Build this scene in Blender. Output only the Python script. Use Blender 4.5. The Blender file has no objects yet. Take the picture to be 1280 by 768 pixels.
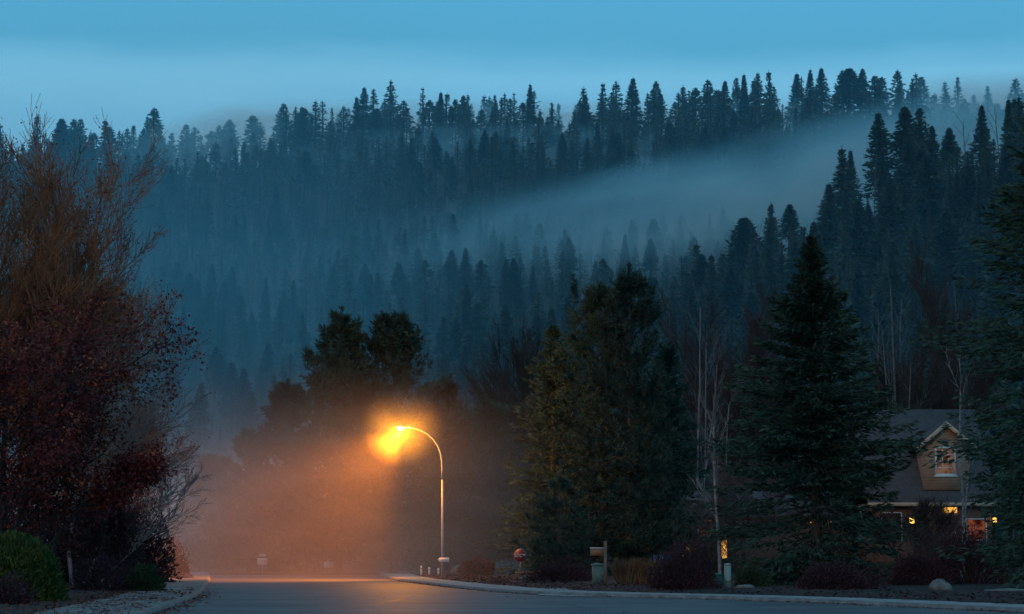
import bpy, math, random
import numpy as np
from mathutils import Vector

S = bpy.context.scene
COL = S.collection
PI = math.pi
FPX, EYE, TILT = 2500.0, 1.6, math.radians(7.02)

# ------------------------------------------------------------------ helpers
def W(px, py, d):
    """world point at depth y=d that the photograph shows at (px, py)"""
    u, v = (px - 640) / FPX, (384 - py) / FPX
    dx, dy, dz = u, math.cos(TILT) - v * math.sin(TILT), math.sin(TILT) + v * math.cos(TILT)
    k = d / dy
    return (dx * k, d, EYE + dz * k)

def GX(px, d):
    """x on the ground at depth d under photograph column px"""
    return W(px, 692 + EYE * FPX / d, d)[0]

def GD(px, py):
    d = EYE * FPX / (py - 692.0)
    return (GX(px, d), d)

def ZT(py, d):
    return W(640, py, d)[2]

def norm(a):
    return a / np.maximum(np.linalg.norm(a, axis=-1, keepdims=True), 1e-9)

class MB:
    """mesh buffer: collects vertices and quads / tris with material numbers"""
    def __init__(s):
        s.v, s.f4, s.f3, s.m4, s.m3, s.n = [], [], [], [], [], 0
    def add(s, V, F4=None, F3=None, m=0):
        V = np.asarray(V, float).reshape(-1, 3)
        if F4 is not None and len(F4):
            F4 = np.asarray(F4, int).reshape(-1, 4) + s.n; s.f4.append(F4); s.m4.append(np.full(len(F4), m))
        if F3 is not None and len(F3):
            F3 = np.asarray(F3, int).reshape(-1, 3) + s.n; s.f3.append(F3); s.m3.append(np.full(len(F3), m))
        s.v.append(V); s.n += len(V); return s
    def box(s, lo, hi, m=0, tz=0.0):
        x0, y0, z0 = lo; x1, y1, z1 = hi
        V = [(x0,y0,z0),(x1,y0,z0),(x1,y1,z0),(x0,y1,z0),(x0+tz,y0+tz,z1),(x1-tz,y0+tz,z1),(x1-tz,y1-tz,z1),(x0+tz,y1-tz,z1)]
        return s.add(V, [(0,3,2,1),(4,5,6,7),(0,1,5,4),(1,2,6,5),(2,3,7,6),(3,0,4,7)], None, m)
    def prism(s, poly, y0, y1, m=0):
        """polygon in x,z extruded along y"""
        n = len(poly)
        V = [(x, y0, z) for x, z in poly] + [(x, y1, z) for x, z in poly]
        c0 = np.mean(V[:n], axis=0); c1 = np.mean(V[n:], axis=0)
        V += [tuple(c0), tuple(c1)]
        F4 = [(i, (i+1) % n, n+(i+1) % n, n+i) for i in range(n)]
        F3 = [(2*n, (i+1) % n, i) for i in range(n)] + [(2*n+1, n+i, n+(i+1) % n) for i in range(n)]
        return s.add(V, F4, F3, m)
    def slab(s, poly, z0, z1, m=0):
        """polygon in x,y raised from z0 to z1 (convex or gently bent strips given as left+right chains)"""
        n = len(poly)
        V = [(x, y, z0) for x, y in poly] + [(x, y, z1) for x, y in poly]
        F4 = [(i, (i+1) % n, n+(i+1) % n, n+i) for i in range(n)]
        h = n // 2
        F4 += [(n+i, n+i+1, n+n-2-i, n+n-1-i) for i in range(h-1)]
        return s.add(V, F4, None, m)
    def tube(s, pts, rad, sides=8, m=0, cap=True):
        P = np.asarray(pts, float); n = len(P)
        R = np.full(n, rad, float) if np.isscalar(rad) else np.asarray(rad, float)
        T = np.gradient(P, axis=0) if n > 2 else np.array([P[1]-P[0]]*2); T = norm(T)
        ref = np.where(np.abs(T[:, 2:3]) > .95, np.array([[1., 0, 0]]), np.array([[0, 0, 1.]]))
        A = norm(np.cross(T, ref)); B = np.cross(T, A)
        for i in range(1, n):
            a = A[i-1] - T[i]*np.dot(A[i-1], T[i]); A[i] = a/np.linalg.norm(a); B[i] = np.cross(T[i], A[i])
        th = np.arange(sides)*2*PI/sides
        V = (P[:, None] + R[:, None, None]*(np.cos(th)[None, :, None]*A[:, None] + np.sin(th)[None, :, None]*B[:, None])).reshape(-1, 3)
        F = [(i*sides+j, i*sides+(j+1) % sides, (i+1)*sides+(j+1) % sides, (i+1)*sides+j) for i in range(n-1) for j in range(sides)]
        F3 = []
        if cap:
            V = np.vstack([V, P[0], P[-1]]); a, b = n*sides, n*sides+1
            F3 = [(a, (j+1) % sides, j) for j in range(sides)] + [(b, (n-1)*sides+j, (n-1)*sides+(j+1) % sides) for j in range(sides)]
        return s.add(V, F, F3, m)
    def frusta(s, segs, m=0, sides=3):
        """many straight tapered twigs at once; segs (k,8): p0 p1 r0 r1"""
        q = np.asarray(segs, float)
        P0, P1, r0, r1 = q[:, :3], q[:, 3:6], q[:, 6:7], q[:, 7:8]
        T = norm(P1-P0); ref = np.where(np.abs(T[:, 2:3]) > .9, np.array([[1., 0, 0]]), np.array([[0, 0, 1.]]))
        A = norm(np.cross(T, ref)); B = np.cross(T, A); k = len(q)
        rows = []
        for P, r in ((P0, r0), (P1, r1)):
            for j in range(sides):
                t = 2*PI*j/sides; rows.append(P + r*(math.cos(t)*A+math.sin(t)*B))
        V = np.stack(rows, 1).reshape(-1, 3)
        base = (np.arange(k)*2*sides)[:, None, None]
        F = np.array([(j, (j+1) % sides, sides+(j+1) % sides, sides+j) for j in range(sides)])[None]+base
        return s.add(V, F.reshape(-1, 4), None, m)
    def cards(s, P, D, L, Wd, rng, m=0, mid=.45):
        """pointed leaf-shaped faces: base point, direction, length, width"""
        k = len(P); D = norm(D)
        side = norm(np.cross(D, rng.normal(size=(k, 3))))
        L = np.broadcast_to(np.asarray(L, float), (k,))[:, None]; Wd = np.broadcast_to(np.asarray(Wd, float), (k,))[:, None]
        V = np.stack([P, P+D*L*mid+side*Wd*.5, P+D*L, P+D*L*mid-side*Wd*.5], 1).reshape(-1, 3)
        return s.add(V, np.arange(k*4).reshape(-1, 4), None, m)
    def arrays(s):
        V = np.vstack(s.v)
        F4 = np.vstack(s.f4) if s.f4 else np.zeros((0, 4), int); F3 = np.vstack(s.f3) if s.f3 else np.zeros((0, 3), int)
        M = np.concatenate(s.m4+s.m3)
        return V, F4, F3, M
    def mesh(s, name, mats, smooth=False):
        V, F4, F3, M = s.arrays()
        me = bpy.data.meshes.new(name)
        me.vertices.add(len(V)); me.vertices.foreach_set('co', V.astype(np.float32).ravel())
        lv = np.concatenate([F4.ravel(), F3.ravel()]).astype(np.int32)
        tot = np.concatenate([np.full(len(F4), 4), np.full(len(F3), 3)]).astype(np.int32)
        st = np.concatenate([[0], np.cumsum(tot)[:-1]]).astype(np.int32)
        me.loops.add(len(lv)); me.loops.foreach_set('vertex_index', lv)
        me.polygons.add(len(tot)); me.polygons.foreach_set('loop_start', st); me.polygons.foreach_set('loop_total', tot)
        me.polygons.foreach_set('material_index', M.astype(np.int32))
        if smooth: me.polygons.foreach_set('use_smooth', np.ones(len(tot), bool))
        for x in (mats if isinstance(mats, (list, tuple)) else [mats]): me.materials.append(x)
        me.update(calc_edges=True); me.validate()
        return me
    def build(s, name, mats, parent=None, smooth=False):
        return link(name, s.mesh(name, mats, smooth), parent)

def link(name, me, parent=None):
    o = bpy.data.objects.new(name, me); COL.objects.link(o)
    if parent is not None: o.parent = parent
    return o

def tag(o, label, cat, group=None, kind=None):
    if label: o['label'] = label
    if cat: o['category'] = cat
    if group: o['group'] = group
    if kind: o['kind'] = kind
    return o

def struct(o):
    o['kind'] = 'structure'; return o

def thing(name, label, cat, loc=(0, 0, 0), rz=0, group=None):
    o = bpy.data.objects.new(name, None); COL.objects.link(o)
    o.empty_display_size = .3; o.location = loc; o.rotation_euler = (0, 0, rz)
    return tag(o, label, cat, group)

# ------------------------------------------------------------------ materials
def new_mat(name):
    m = bpy.data.materials.new(name); m.use_nodes = True
    nt = m.node_tree; nt.nodes.clear()
    return m, nt, nt.nodes, nt.links

def mat(name, c1, c2=None, scale=3.0, rough=.8, rand=0.0, bump=0.0, detail=6, metal=0.0, mapping=(1, 1, 1), spec=.3, coord='Object'):
    m, nt, N, K = new_mat(name)
    out = N.new('ShaderNodeOutputMaterial'); b = N.new('ShaderNodeBsdfPrincipled'); K.new(b.outputs[0], out.inputs[0])
    c2 = c2 or tuple(x*.55 for x in c1)
    tc = N.new('ShaderNodeTexCoord'); mp = N.new('ShaderNodeMapping'); mp.inputs['Scale'].default_value = mapping
    K.new(tc.outputs[coord], mp.inputs[0])
    nz = N.new('ShaderNodeTexNoise'); nz.inputs['Scale'].default_value = scale; nz.inputs['Detail'].default_value = detail
    K.new(mp.outputs[0], nz.inputs['Vector'])
    rp = N.new('ShaderNodeValToRGB'); rp.color_ramp.elements[0].position = .35; rp.color_ramp.elements[1].position = .65
    rp.color_ramp.elements[0].color = (*c2, 1); rp.color_ramp.elements[1].color = (*c1, 1)
    K.new(nz.outputs[0], rp.inputs[0]); last = rp.outputs[0]
    if rand:
        oi = N.new('ShaderNodeObjectInfo'); mr = N.new('ShaderNodeMapRange')
        mr.inputs['To Min'].default_value = 1-rand; mr.inputs['To Max'].default_value = 1+rand
        K.new(oi.outputs['Random'], mr.inputs[0])
        hs = N.new('ShaderNodeHueSaturation'); K.new(last, hs.inputs['Color']); K.new(mr.outputs[0], hs.inputs['Value']); last = hs.outputs[0]
        m2 = N.new('ShaderNodeMapRange'); m2.inputs['To Min'].default_value = .5+rand*.09; m2.inputs['To Max'].default_value = .5-rand*.09
        K.new(oi.outputs['Random'], m2.inputs[0]); K.new(m2.outputs[0], hs.inputs['Hue'])
    K.new(last, b.inputs['Base Color'])
    b.inputs['Roughness'].default_value = rough; b.inputs['Metallic'].default_value = metal; b.inputs['Specular IOR Level'].default_value = spec
    if bump:
        bp = N.new('ShaderNodeBump'); bp.inputs['Strength'].default_value = bump; K.new(nz.outputs[0], bp.inputs['Height']); K.new(bp.outputs[0], b.inputs['Normal'])
    return m

def emit(name, c, strength, fallmix=None):
    m, nt, N, K = new_mat(name)
    out = N.new('ShaderNodeOutputMaterial'); e = N.new('ShaderNodeEmission'); e.inputs[0].default_value = (*c, 1); e.inputs[1].default_value = strength
    if fallmix:
        tc = N.new('ShaderNodeTexCoord'); nz = N.new('ShaderNodeTexNoise'); nz.inputs['Scale'].default_value = fallmix; K.new(tc.outputs['Object'], nz.inputs['Vector'])
        rp = N.new('ShaderNodeValToRGB'); rp.color_ramp.elements[0].position = .35; rp.color_ramp.elements[1].position = .62
        rp.color_ramp.elements[0].color = (c[0]*.12, c[1]*.08, c[2]*.1, 1); rp.color_ramp.elements[1].color = (*c, 1)
        K.new(nz.outputs[0], rp.inputs[0]); K.new(rp.outputs[0], e.inputs[0])
    K.new(e.outputs[0], out.inputs[0]); return m

MT = {}
MT['asphalt'] = mat('wet_asphalt', (.115, .115, .118), (.048, .048, .052), .55, .58, bump=.15, detail=14, mapping=(.35, 1.0, 1), spec=.25)
MT['tar'] = mat('tar_seam', (.022, .022, .024), (.03, .03, .03), 2, .4)
MT['concrete'] = mat('pale_concrete', (.34, .335, .32), (.22, .215, .21), 1.6, .85, bump=.08, detail=10)
MT['concrete_old'] = mat('stained_concrete', (.26, .255, .245), (.10, .09, .085), 1.1, .85, bump=.08, detail=12)
MT['kerbstone'] = mat('kerb_concrete', (.24, .235, .225), (.14, .137, .13), 2.2, .85, bump=.1, detail=10)
MT['soil'] = mat('dark_leafy_soil', (.034, .026, .02), (.014, .014, .011), .8, .95, bump=.3, detail=12)
MT['slope'] = mat('hillside_brush', (.075, .07, .055), (.025, .035, .03), .035, .95, bump=.5, detail=14)
MT['needle_near'] = mat('spruce_needles', (.048, .10, .06), (.016, .038, .028), 1.3, .75, rand=.12)
MT['needle_pine'] = mat('pine_needles', (.042, .082, .052), (.016, .036, .028), 1.1, .75, rand=.2)
MT['needle_far'] = mat('forest_needles', (.058, .088, .060), (.022, .042, .034), .35, .8, rand=.35)
MT['bark'] = mat('brown_bark', (.11, .08, .06), (.045, .035, .03), 5, .9, bump=.5, mapping=(2, 2, .4))
MT['bark_dark'] = mat('dark_bark', (.05, .038, .034), (.02, .016, .016), 5, .9, bump=.5, mapping=(2, 2, .4))
MT['bark_green'] = mat('mossy_bark', (.11, .10, .06), (.05, .045, .03), 4, .9, bump=.4, mapping=(2, 2, .4))
MT['birch'] = mat('white_birch_bark', (.33, .33, .315), (.13, .125, .12), 3, .7, mapping=(1, 1, 3))
MT['aspen_far'] = mat('pale_aspen_bark', (.20, .18, .165), (.10, .085, .08), 1.5, .8, rand=.25)
MT['twig_grey'] = mat('grey_twigs', (.16, .125, .115), (.075, .055, .052), 2, .9)
MT['twig_brown'] = mat('brown_twigs', (.075, .048, .042), (.035, .022, .02), 1, .9, rand=.3)
MT['twig_orange'] = mat('orange_twigs', (.42, .16, .07), (.15, .065, .04), .6, .85)
MT['leaf_red'] = mat('dark_red_leaves', (.22, .028, .022), (.06, .012, .015), .7, .7, detail=3)
MT['leaf_orange'] = mat('rusty_leaves', (.52, .12, .03), (.28, .05, .02), 1.2, .7)
MT['leaf_rust'] = mat('rust_catkins', (.24, .075, .035), (.10, .04, .025), .5, .8)
MT['leaf_purple'] = mat('purple_leaves', (.075, .026, .034), (.03, .013, .018), 1.2, .8)
MT['leaf_crimson'] = mat('crimson_leaves', (.13, .02, .03), (.05, .012, .018), 1.2, .8)
MT['shrub_green'] = mat('clipped_green', (.095, .12, .022), (.025, .042, .010), 2.2, .8)
MT['shrub_dark'] = mat('dark_green_shrub', (.05, .085, .03), (.02, .035, .015), 2.2, .8)
MT['grass_tan'] = mat('tan_dry_grass', (.30, .16, .09), (.15, .075, .04), 1.2, .9)
MT['galv'] = mat('galvanised_steel', (.42, .41, .40), (.33, .32, .31), 6, .5, metal=.25)
MT['white'] = mat('white_paint', (.78, .78, .76), (.66, .66, .64), 4, .5)
MT['sign_white'] = mat('sign_white', (.85, .83, .80), (.72, .70, .68), 6, .5)
MT['black'] = mat('black_lettering', (.03, .03, .03), (.02, .02, .02), 6, .6)
MT['sign_red'] = mat('sign_red', (.34, .03, .03), (.26, .02, .02), 6, .45)
MT['sign_orange'] = mat('sign_orange', (.6, .16, .03), (.45, .1, .02), 6, .45)
MT['sign_blue'] = mat('sign_blue', (.035, .09, .17), (.025, .06, .13), 6, .45)
MT['wood'] = mat('weathered_wood', (.24, .16, .11), (.12, .08, .06), 3, .8, bump=.3, mapping=(6, 6, .6))
MT['wood_rail'] = mat('orange_wood_rail', (.42, .2, .11), (.26, .12, .07), 3, .8, bump=.2, mapping=(.6, 6, 6))
MT['util'] = mat('green_cabinet_paint', (.15, .22, .20), (.11, .17, .15), 2, .55)
MT['pedestal'] = mat('pale_green_plastic', (.23, .32, .29), (.26, .35, .31), 3, .5)
MT['bin_green'] = mat('green_plastic', (.05, .22, .15), (.04, .16, .11), 3, .5)
MT['rock'] = mat('grey_rock', (.22, .22, .20), (.10, .10, .09), 2.4, .9, bump=.6, detail=10)
MT['trim'] = mat('tan_trim', (.60, .42, .29), (.48, .32, .22), 3, .7)
MT['brass'] = mat('dark_lantern_metal', (.05, .045, .04), (.03, .03, .03), 5, .4, metal=.5)
MT['curtain'] = mat('dark_reflective_pane', (.09, .05, .04), (.04, .03, .03), 1.2, .25)
MT['litter'] = mat('fallen_leaves', (.22, .06, .04), (.09, .035, .025), 1.3, .85)

def siding(name, c):
    m, nt, N, K = new_mat(name)
    out = N.new('ShaderNodeOutputMaterial'); b = N.new('ShaderNodeBsdfPrincipled'); K.new(b.outputs[0], out.inputs[0])
    tc = N.new('ShaderNodeTexCoord'); sp = N.new('ShaderNodeSeparateXYZ'); K.new(tc.outputs['Object'], sp.inputs[0])
    mu = N.new('ShaderNodeMath'); mu.operation = 'MULTIPLY'; mu.inputs[1].default_value = 5.2; K.new(sp.outputs['Z'], mu.inputs[0])
    fr = N.new('ShaderNodeMath'); fr.operation = 'FRACT'; K.new(mu.outputs[0], fr.inputs[0])
    rp = N.new('ShaderNodeValToRGB'); rp.color_ramp.elements[0].position = .0; rp.color_ramp.elements[1].position = .22
    rp.color_ramp.elements[0].color = (*[x*.45 for x in c], 1); rp.color_ramp.elements[1].color = (*c, 1); K.new(fr.outputs[0], rp.inputs[0])
    nz = N.new('ShaderNodeTexNoise'); nz.inputs['Scale'].default_value = 2.5; K.new(tc.outputs['Object'], nz.inputs['Vector'])
    mx = N.new('ShaderNodeMix'); mx.data_type = 'RGBA'; mx.blend_type = 'MULTIPLY'; mx.inputs[0].default_value = .5
    K.new(rp.outputs[0], mx.inputs[6]); K.new(nz.outputs[0], mx.inputs[7]); K.new(mx.outputs[2], b.inputs['Base Color'])
    bp = N.new('ShaderNodeBump'); bp.inputs['Strength'].default_value = .5; K.new(fr.outputs[0], bp.inputs['Height']); K.new(bp.outputs[0], b.inputs['Normal'])
    b.inputs['Roughness'].default_value = .8
    return m
MT['siding'] = siding('ochre_lap_siding', (.52, .33, .22))
MT['siding_dark'] = siding('brown_lap_siding', (.24, .13, .09))

def shingle():
    m, nt, N, K = new_mat('roof_shingles')
    out = N.new('ShaderNodeOutputMaterial'); b = N.new('ShaderNodeBsdfPrincipled'); K.new(b.outputs[0], out.inputs[0])
    tc = N.new('ShaderNodeTexCoord'); mp = N.new('ShaderNodeMapping'); mp.inputs['Rotation'].default_value = (PI/2, 0, 0); K.new(tc.outputs['Object'], mp.inputs[0])
    br = N.new('ShaderNodeTexBrick'); br.inputs['Scale'].default_value = 2.2
    br.inputs['Color1'].default_value = (.10, .075, .072, 1); br.inputs['Color2'].default_value = (.07, .053, .052, 1); br.inputs['Mortar'].default_value = (.05, .045, .05, 1)
    K.new(mp.outputs[0], br.inputs['Vector']); K.new(br.outputs[0], b.inputs['Base Color']); b.inputs['Roughness'].default_value = .85
    return m
MT['shingle'] = shingle()
MT['lens'] = emit('sodium_lens', (1, .62, .16), 40)
MT['warm_glow'] = emit('warm_window_light', (1, .45, .09), 1.5, 3.0)
MT['curtain_glow'] = emit('lit_curtain', (.20, .055, .028), 1.0, 2.6)
MT['gable_glow'] = emit('dim_lit_curtain', (.20, .10, .06), .8, 2.2)
MT['bulb'] = emit('lantern_bulb', (1, .56, .10), 1.9)
MT['porch'] = emit('porch_light_panel', (1, .50, .08), 1.3)

# ------------------------------------------------------------------ vegetation makers
def conifer(rng, H, R, nb, ns, cl, cw, z0=.06, power=.8, prof=None, rag=1.0, top=.6, low=-.18, fan=.30, gap=.35, lean=.0, flop=.25, widen=None):
    mb = MB()
    t = np.sort(rng.random(nb))**.74
    az = np.arange(nb)*2.39996+rng.normal(0, .5, nb)
    ph = rng.random(4)*6.28
    ir = 1+rag*(.16*np.sin(az*2+ph[0]+t*9)+.12*np.sin(az*3+ph[1]-t*17)+.10*np.sin(t*34+ph[2]))
    pf = (1-t)**power if prof is None else np.interp(t, prof[0], prof[1])
    L = R*pf*ir*(1-gap*rng.random(nb)**2.2)+.005*H
    L[rng.random(nb) < .05] *= 1+.25*rag
    z = H*(z0+(1-z0)*t*.97)
    el = low+(top-low)*t**1.6+rng.normal(0, .08, nb)
    dh = np.stack([np.cos(az), np.sin(az), 0*az], 1); sd = np.stack([-np.sin(az), np.cos(az), 0*az], 1)
    s = np.clip((np.arange(ns)+.6)/ns+rng.normal(0, .5/ns, (nb, ns)), .06, 1.0)
    u = rng.uniform(-1, 1, (nb, ns)); u[:, -1] *= .15
    Lr = L[:, None]
    lat = Lr*fan*np.clip(1.15-s, .08, 1)*u*1.5*np.sqrt(np.clip(s*1.6, 0, 1))
    drop = Lr*(np.sin(el)[:, None]*s-.30*s*(1-s)*(1-t)[:, None]-.10*np.abs(u)*s)
    X = dh[:, None]*(Lr*s*np.cos(el)[:, None])[..., None]+sd[:, None]*lat[..., None]
    P = X+np.array([0, 0, 1.])*(z[:, None]+drop)[..., None]
    D = dh[:, None]*1.0+sd[:, None]*(u*.9)[..., None]+rng.normal(0, .32, (nb, ns, 3))
    D[..., 2] += np.sin(el)[:, None]*.6+.12-flop*rng.random((nb, ns))
    l = cl*rng.uniform(.6, 1.25, (nb, ns))*np.clip(.45+Lr/R, .45, 1.1)
    ok = rng.random((nb, ns)) < .97
    P, D, l = P[ok], D[ok], l[ok]
    mb.cards(P, D, l, l*cw*rng.uniform(.8, 1.3, len(l)), rng)
    # leader shoot
    k = max(8, ns)
    zz = H*(1-.05*rng.random(k)**2); mb.cards(np.stack([0*zz, 0*zz, zz], 1), rng.normal(0, .22, (k, 3))+[0, 0, .9], cl*.34, cl*cw*.30, rng)
    return mb, (t, az, L, z, el)

def trunk(mb, H, r, rng, m=0, sides=7, wob=.01):
    n = 9; zz = np.linspace(0, H*.985, n); P = np.stack([np.cumsum(rng.normal(0, wob*H/n*2, n)), np.cumsum(rng.normal(0, wob*H/n*2, n)), zz], 1)
    P[0, :2] = 0; P[:, :2] -= np.outer(zz/zz[-1], P[-1, :2]); P[0, 2] = -.25
    rr = r*(1-zz/(H*1.02))**.85+.01; rr[0] *= 1.35
    return mb.tube(P, rr, sides, m)

def boughs(mb, info, rng, r, m=0, every=1, keep=.85):
    t, az, L, z, el = info
    sg = []
    for i in range(0, len(t), every):
        e = el[i]; ll = L[i]*keep
        d = np.array([math.cos(az[i])*math.cos(e), math.sin(az[i])*math.cos(e), math.sin(e)-.12*(1-t[i])])
        p = np.array([0, 0, z[i]]); q = p+d*ll
        sg.append((*p, *q, r*(1-t[i]*.7), r*.2))
    mb.frusta(sg, m)

def pine(rng, H, R, nb, tufts, cards, cl, cw, z0=.12, shape=None):
    """round-topped pine: brushes of needles at the ends of upturned boughs"""
    mb = MB(); info = []
    t = np.sort(rng.random(nb)**1.35); az = np.arange(nb)*2.39996+rng.normal(0, .5, nb)
    prof = shape(t) if shape else np.clip(np.minimum(.62+t*1.1, 1)*(1-t)**.55*1.15, .05, 1)
    L = R*prof*rng.uniform(.55, 1.12, nb)+.02*H*.5
    z = H*(z0+(1-z0)*t*.94); el = -.05+.75*t**1.3+rng.normal(0, .12, nb)
    Ps, Ds = [], []
    for i in range(nb):
        k = tufts
        s = np.clip(1-np.abs(rng.normal(0, .45, k)), .12, 1); s[0] = 1
        a = az[i]+rng.normal(0, .32, k)*(1.1-s*.4)
        r = L[i]*s*math.cos(el[i])
        P = np.stack([np.cos(a)*r, np.sin(a)*r, z[i]+L[i]*(math.sin(el[i])*s)+.22*L[i]*s**2+rng.normal(0, .10*R*.4, k)], 1)
        d = np.stack([np.cos(a)*.7, np.sin(a)*.7, np.full(k, .75)], 1)
        Pc = np.repeat(P, cards, 0); Dc = np.repeat(d, cards, 0)
        along = rng.random((len(Pc), 1))
        Ps.append(Pc+Dc*cl*1.1*along); Ds.append(Dc*.75+rng.normal(0, .62, Dc.shape))
    P = np.vstack(Ps); D = np.vstack(Ds)
    mb.cards(P, D, cl*rng.uniform(.6, 1.2, len(P)), cl*cw*rng.uniform(.7, 1.3, len(P)), rng)
    zz = H*(.93+.07*rng.random(cards*4)); k = len(zz)
    mb.cards(np.stack([rng.normal(0, .05, k), rng.normal(0, .05, k), zz], 1)*1.0, rng.normal(0, .4, (k, 3))+[0, 0, 1.0], cl, cl*cw, rng)
    return mb, (t, az, L*.95, z, el+.1)

def branching(rnd, p, d, L, r, depth, segs, tips, o):
    n = o.get('n', 4)
    for i in range(n):
        j = o['jit']
        d = [d[0]+rnd.gauss(0, j), d[1]+rnd.gauss(0, j), d[2]+rnd.gauss(0, j)*.6+o['up']]
        q = math.sqrt(sum(x*x for x in d)); d = [x/q for x in d]
        l = L/n; p2 = [p[k]+d[k]*l for k in range(3)]; r2 = max(r*(1-(1-o.get('taper', .45))/n), o['rmin'])
        segs.append((*p, *p2, r, r2))
        if depth == 0 or i == n-1: tips.append((*p2, *d, depth))
        if depth > 0 and i >= (o.get('first', 1) if depth == o['depth'] else 0):
            for c in range(o['nc']):
                if rnd.random() > o.get('pc', .9): continue
                a = rnd.uniform(0, 2*PI); sp = rnd.uniform(o['sp0'], o['sp1'])
                h = Vector(d).orthogonal().normalized(); h.rotate(__import__('mathutils').Quaternion(Vector(d), a))
                nd = [d[k]*math.cos(sp)+h[k]*math.sin(sp) for k in range(3)]
                branching(rnd, p2, nd, L*o['lr']*rnd.uniform(.7, 1.15)*(1-.35*i/n), max(r2*o.get('rr', .55), o['rmin']), depth-1, segs, tips, o)
        p, r = p2, r2

def bare(seed, stems, o):
    rnd = random.Random(seed); segs, tips = [], []
    for (p, d, L, r) in stems:
        branching(rnd, list(p), list(d), L, r, o['depth'], segs, tips, o)
    return np.array(segs), np.array(tips)

def bush_cards(rng, n, rx, ry, rz, cl, cw, lump=.25, up=.3, shell=.55, base=0.0):
    """leaf-sized faces spread through the outer shell of a lumpy dome"""
    d = norm(rng.normal(size=(n, 3))); d[:, 2] = np.abs(d[:, 2])*1.0-.10
    d = norm(d)
    k = rng.normal(size=(7, 3))*2.2; ph = rng.random(7)*6.3
    lum = 1+lump*np.mean([np.sin((d*9)@(k[i]/2.2)*.55+ph[i]) for i in range(7)], axis=0)*2.0
    rr = (1-shell*rng.random(n)**1.6)*lum
    P = d*np.array([rx, ry, rz])*rr[:, None]; P[:, 2] = np.maximum(P[:, 2], 0)+base
    D = d+rng.normal(0, .6, (n, 3)); D[:, 2] += up
    mb = MB(); L = cl*rng.uniform(.6, 1.3, n)
    mb.cards(P, D, L, L*cw, rng, mid=.5)
    return mb

# ------------------------------------------------------------------ camera, world, sun
cam = bpy.data.cameras.new('camera'); co = bpy.data.objects.new('camera', cam); COL.objects.link(co)
cam.sensor_width = 36; cam.lens = 36*FPX/1280; cam.clip_end = 8000; cam.clip_start = .1
co.location = (0, 0, EYE); co.rotation_euler = (PI/2+TILT, 0, 0); S.camera = co
S.view_settings.view_transform = 'Standard'; S.view_settings.look = 'None'; S.view_settings.exposure = 0
S.render.engine = 'CYCLES'
cy = S.cycles
cy.use_denoising = True; cy.max_bounces = 4; cy.diffuse_bounces = 2; cy.glossy_bounces = 2; cy.volume_bounces = 1; cy.transparent_max_bounces = 48
cy.volume_max_steps = 256; cy.adaptive_threshold = .02; cy.sample_clamp_indirect = 2.0; cy.caustics_reflective = False; cy.caustics_refractive = False

SUN_EL, SUN_AZ = math.radians(14), math.radians(205)      # azimuth of the after-glow, behind the camera
w = bpy.data.worlds.new('World'); S.world = w; w.use_nodes = True
nt = w.node_tree; N, K = nt.nodes, nt.links; N.clear()
out = N.new('ShaderNodeOutputWorld'); bg = N.new('ShaderNodeBackground'); bg.inputs[1].default_value = .1; K.new(bg.outputs[0], out.inputs[0])
sky = N.new('ShaderNodeTexSky'); sky.sky_type = 'NISHITA'; sky.sun_disc = False; sky.sun_elevation = SUN_EL; sky.sun_rotation = SUN_AZ
tc = N.new('ShaderNodeTexCoord'); sp = N.new('ShaderNodeSeparateXYZ'); K.new(tc.outputs['Generated'], sp.inputs[0])
mp = N.new('ShaderNodeMapping'); mp.inputs['Scale'].default_value = (5.0, 5.0, 26); mp.inputs['Location'].default_value = (3.1, 0.4, 1.7); K.new(tc.outputs['Generated'], mp.inputs[0])
nz = N.new('ShaderNodeTexNoise'); nz.inputs['Scale'].default_value = 1.0; nz.inputs['Detail'].default_value = 3; nz.inputs['Roughness'].default_value = .45; K.new(mp.outputs[0], nz.inputs['Vector'])
ma = N.new('ShaderNodeMath'); ma.operation = 'MULTIPLY_ADD'; ma.inputs[1].default_value = .055; ma.inputs[2].default_value = -.0275; K.new(nz.outputs[0], ma.inputs[0])
ad = N.new('ShaderNodeMath'); ad.operation = 'ADD'; K.new(sp.outputs['Z'], ad.inputs[0]); K.new(ma.outputs[0], ad.inputs[1])
rp = N.new('ShaderNodeValToRGB'); K.new(ad.outputs[0], rp.inputs[0]); cr = rp.color_ramp
stops = [(0.0, (.7, 3.2, 5.6)), (.214, (1.5, 5.0, 8.0)), (.229, (1.75, 5.5, 8.4)), (.240, (1.35, 4.85, 7.7)), (.252, (.86, 4.1, 6.8)), (.272, (.86, 4.2, 7.0)), (.45, (1.15, 3.45, 5.5)), (1.0, (1.45, 3.0, 4.5))]
while len(cr.elements) < len(stops): cr.elements.new(.5)
for e, (p_, c_) in zip(cr.elements, stops): e.position = p_; e.color = (*c_, 1)
mx = N.new('ShaderNodeMix'); mx.data_type = 'RGBA'; mx.inputs[0].default_value = .03
K.new(rp.outputs[0], mx.inputs[6]); K.new(sky.outputs[0], mx.inputs[7]); K.new(mx.outputs[2], bg.inputs[0])

sl = bpy.data.lights.new('sun', 'SUN'); sl.energy = .38; sl.angle = math.radians(20); sl.color = (1, .66, .46)
so = bpy.data.objects.new('sun', sl); COL.objects.link(so)
sd = Vector((math.sin(SUN_AZ)*math.cos(SUN_EL), math.cos(SUN_AZ)*math.cos(SUN_EL), math.sin(SUN_EL)))
so.rotation_euler = sd.to_track_quat('Z', 'Y').to_euler()

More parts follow.
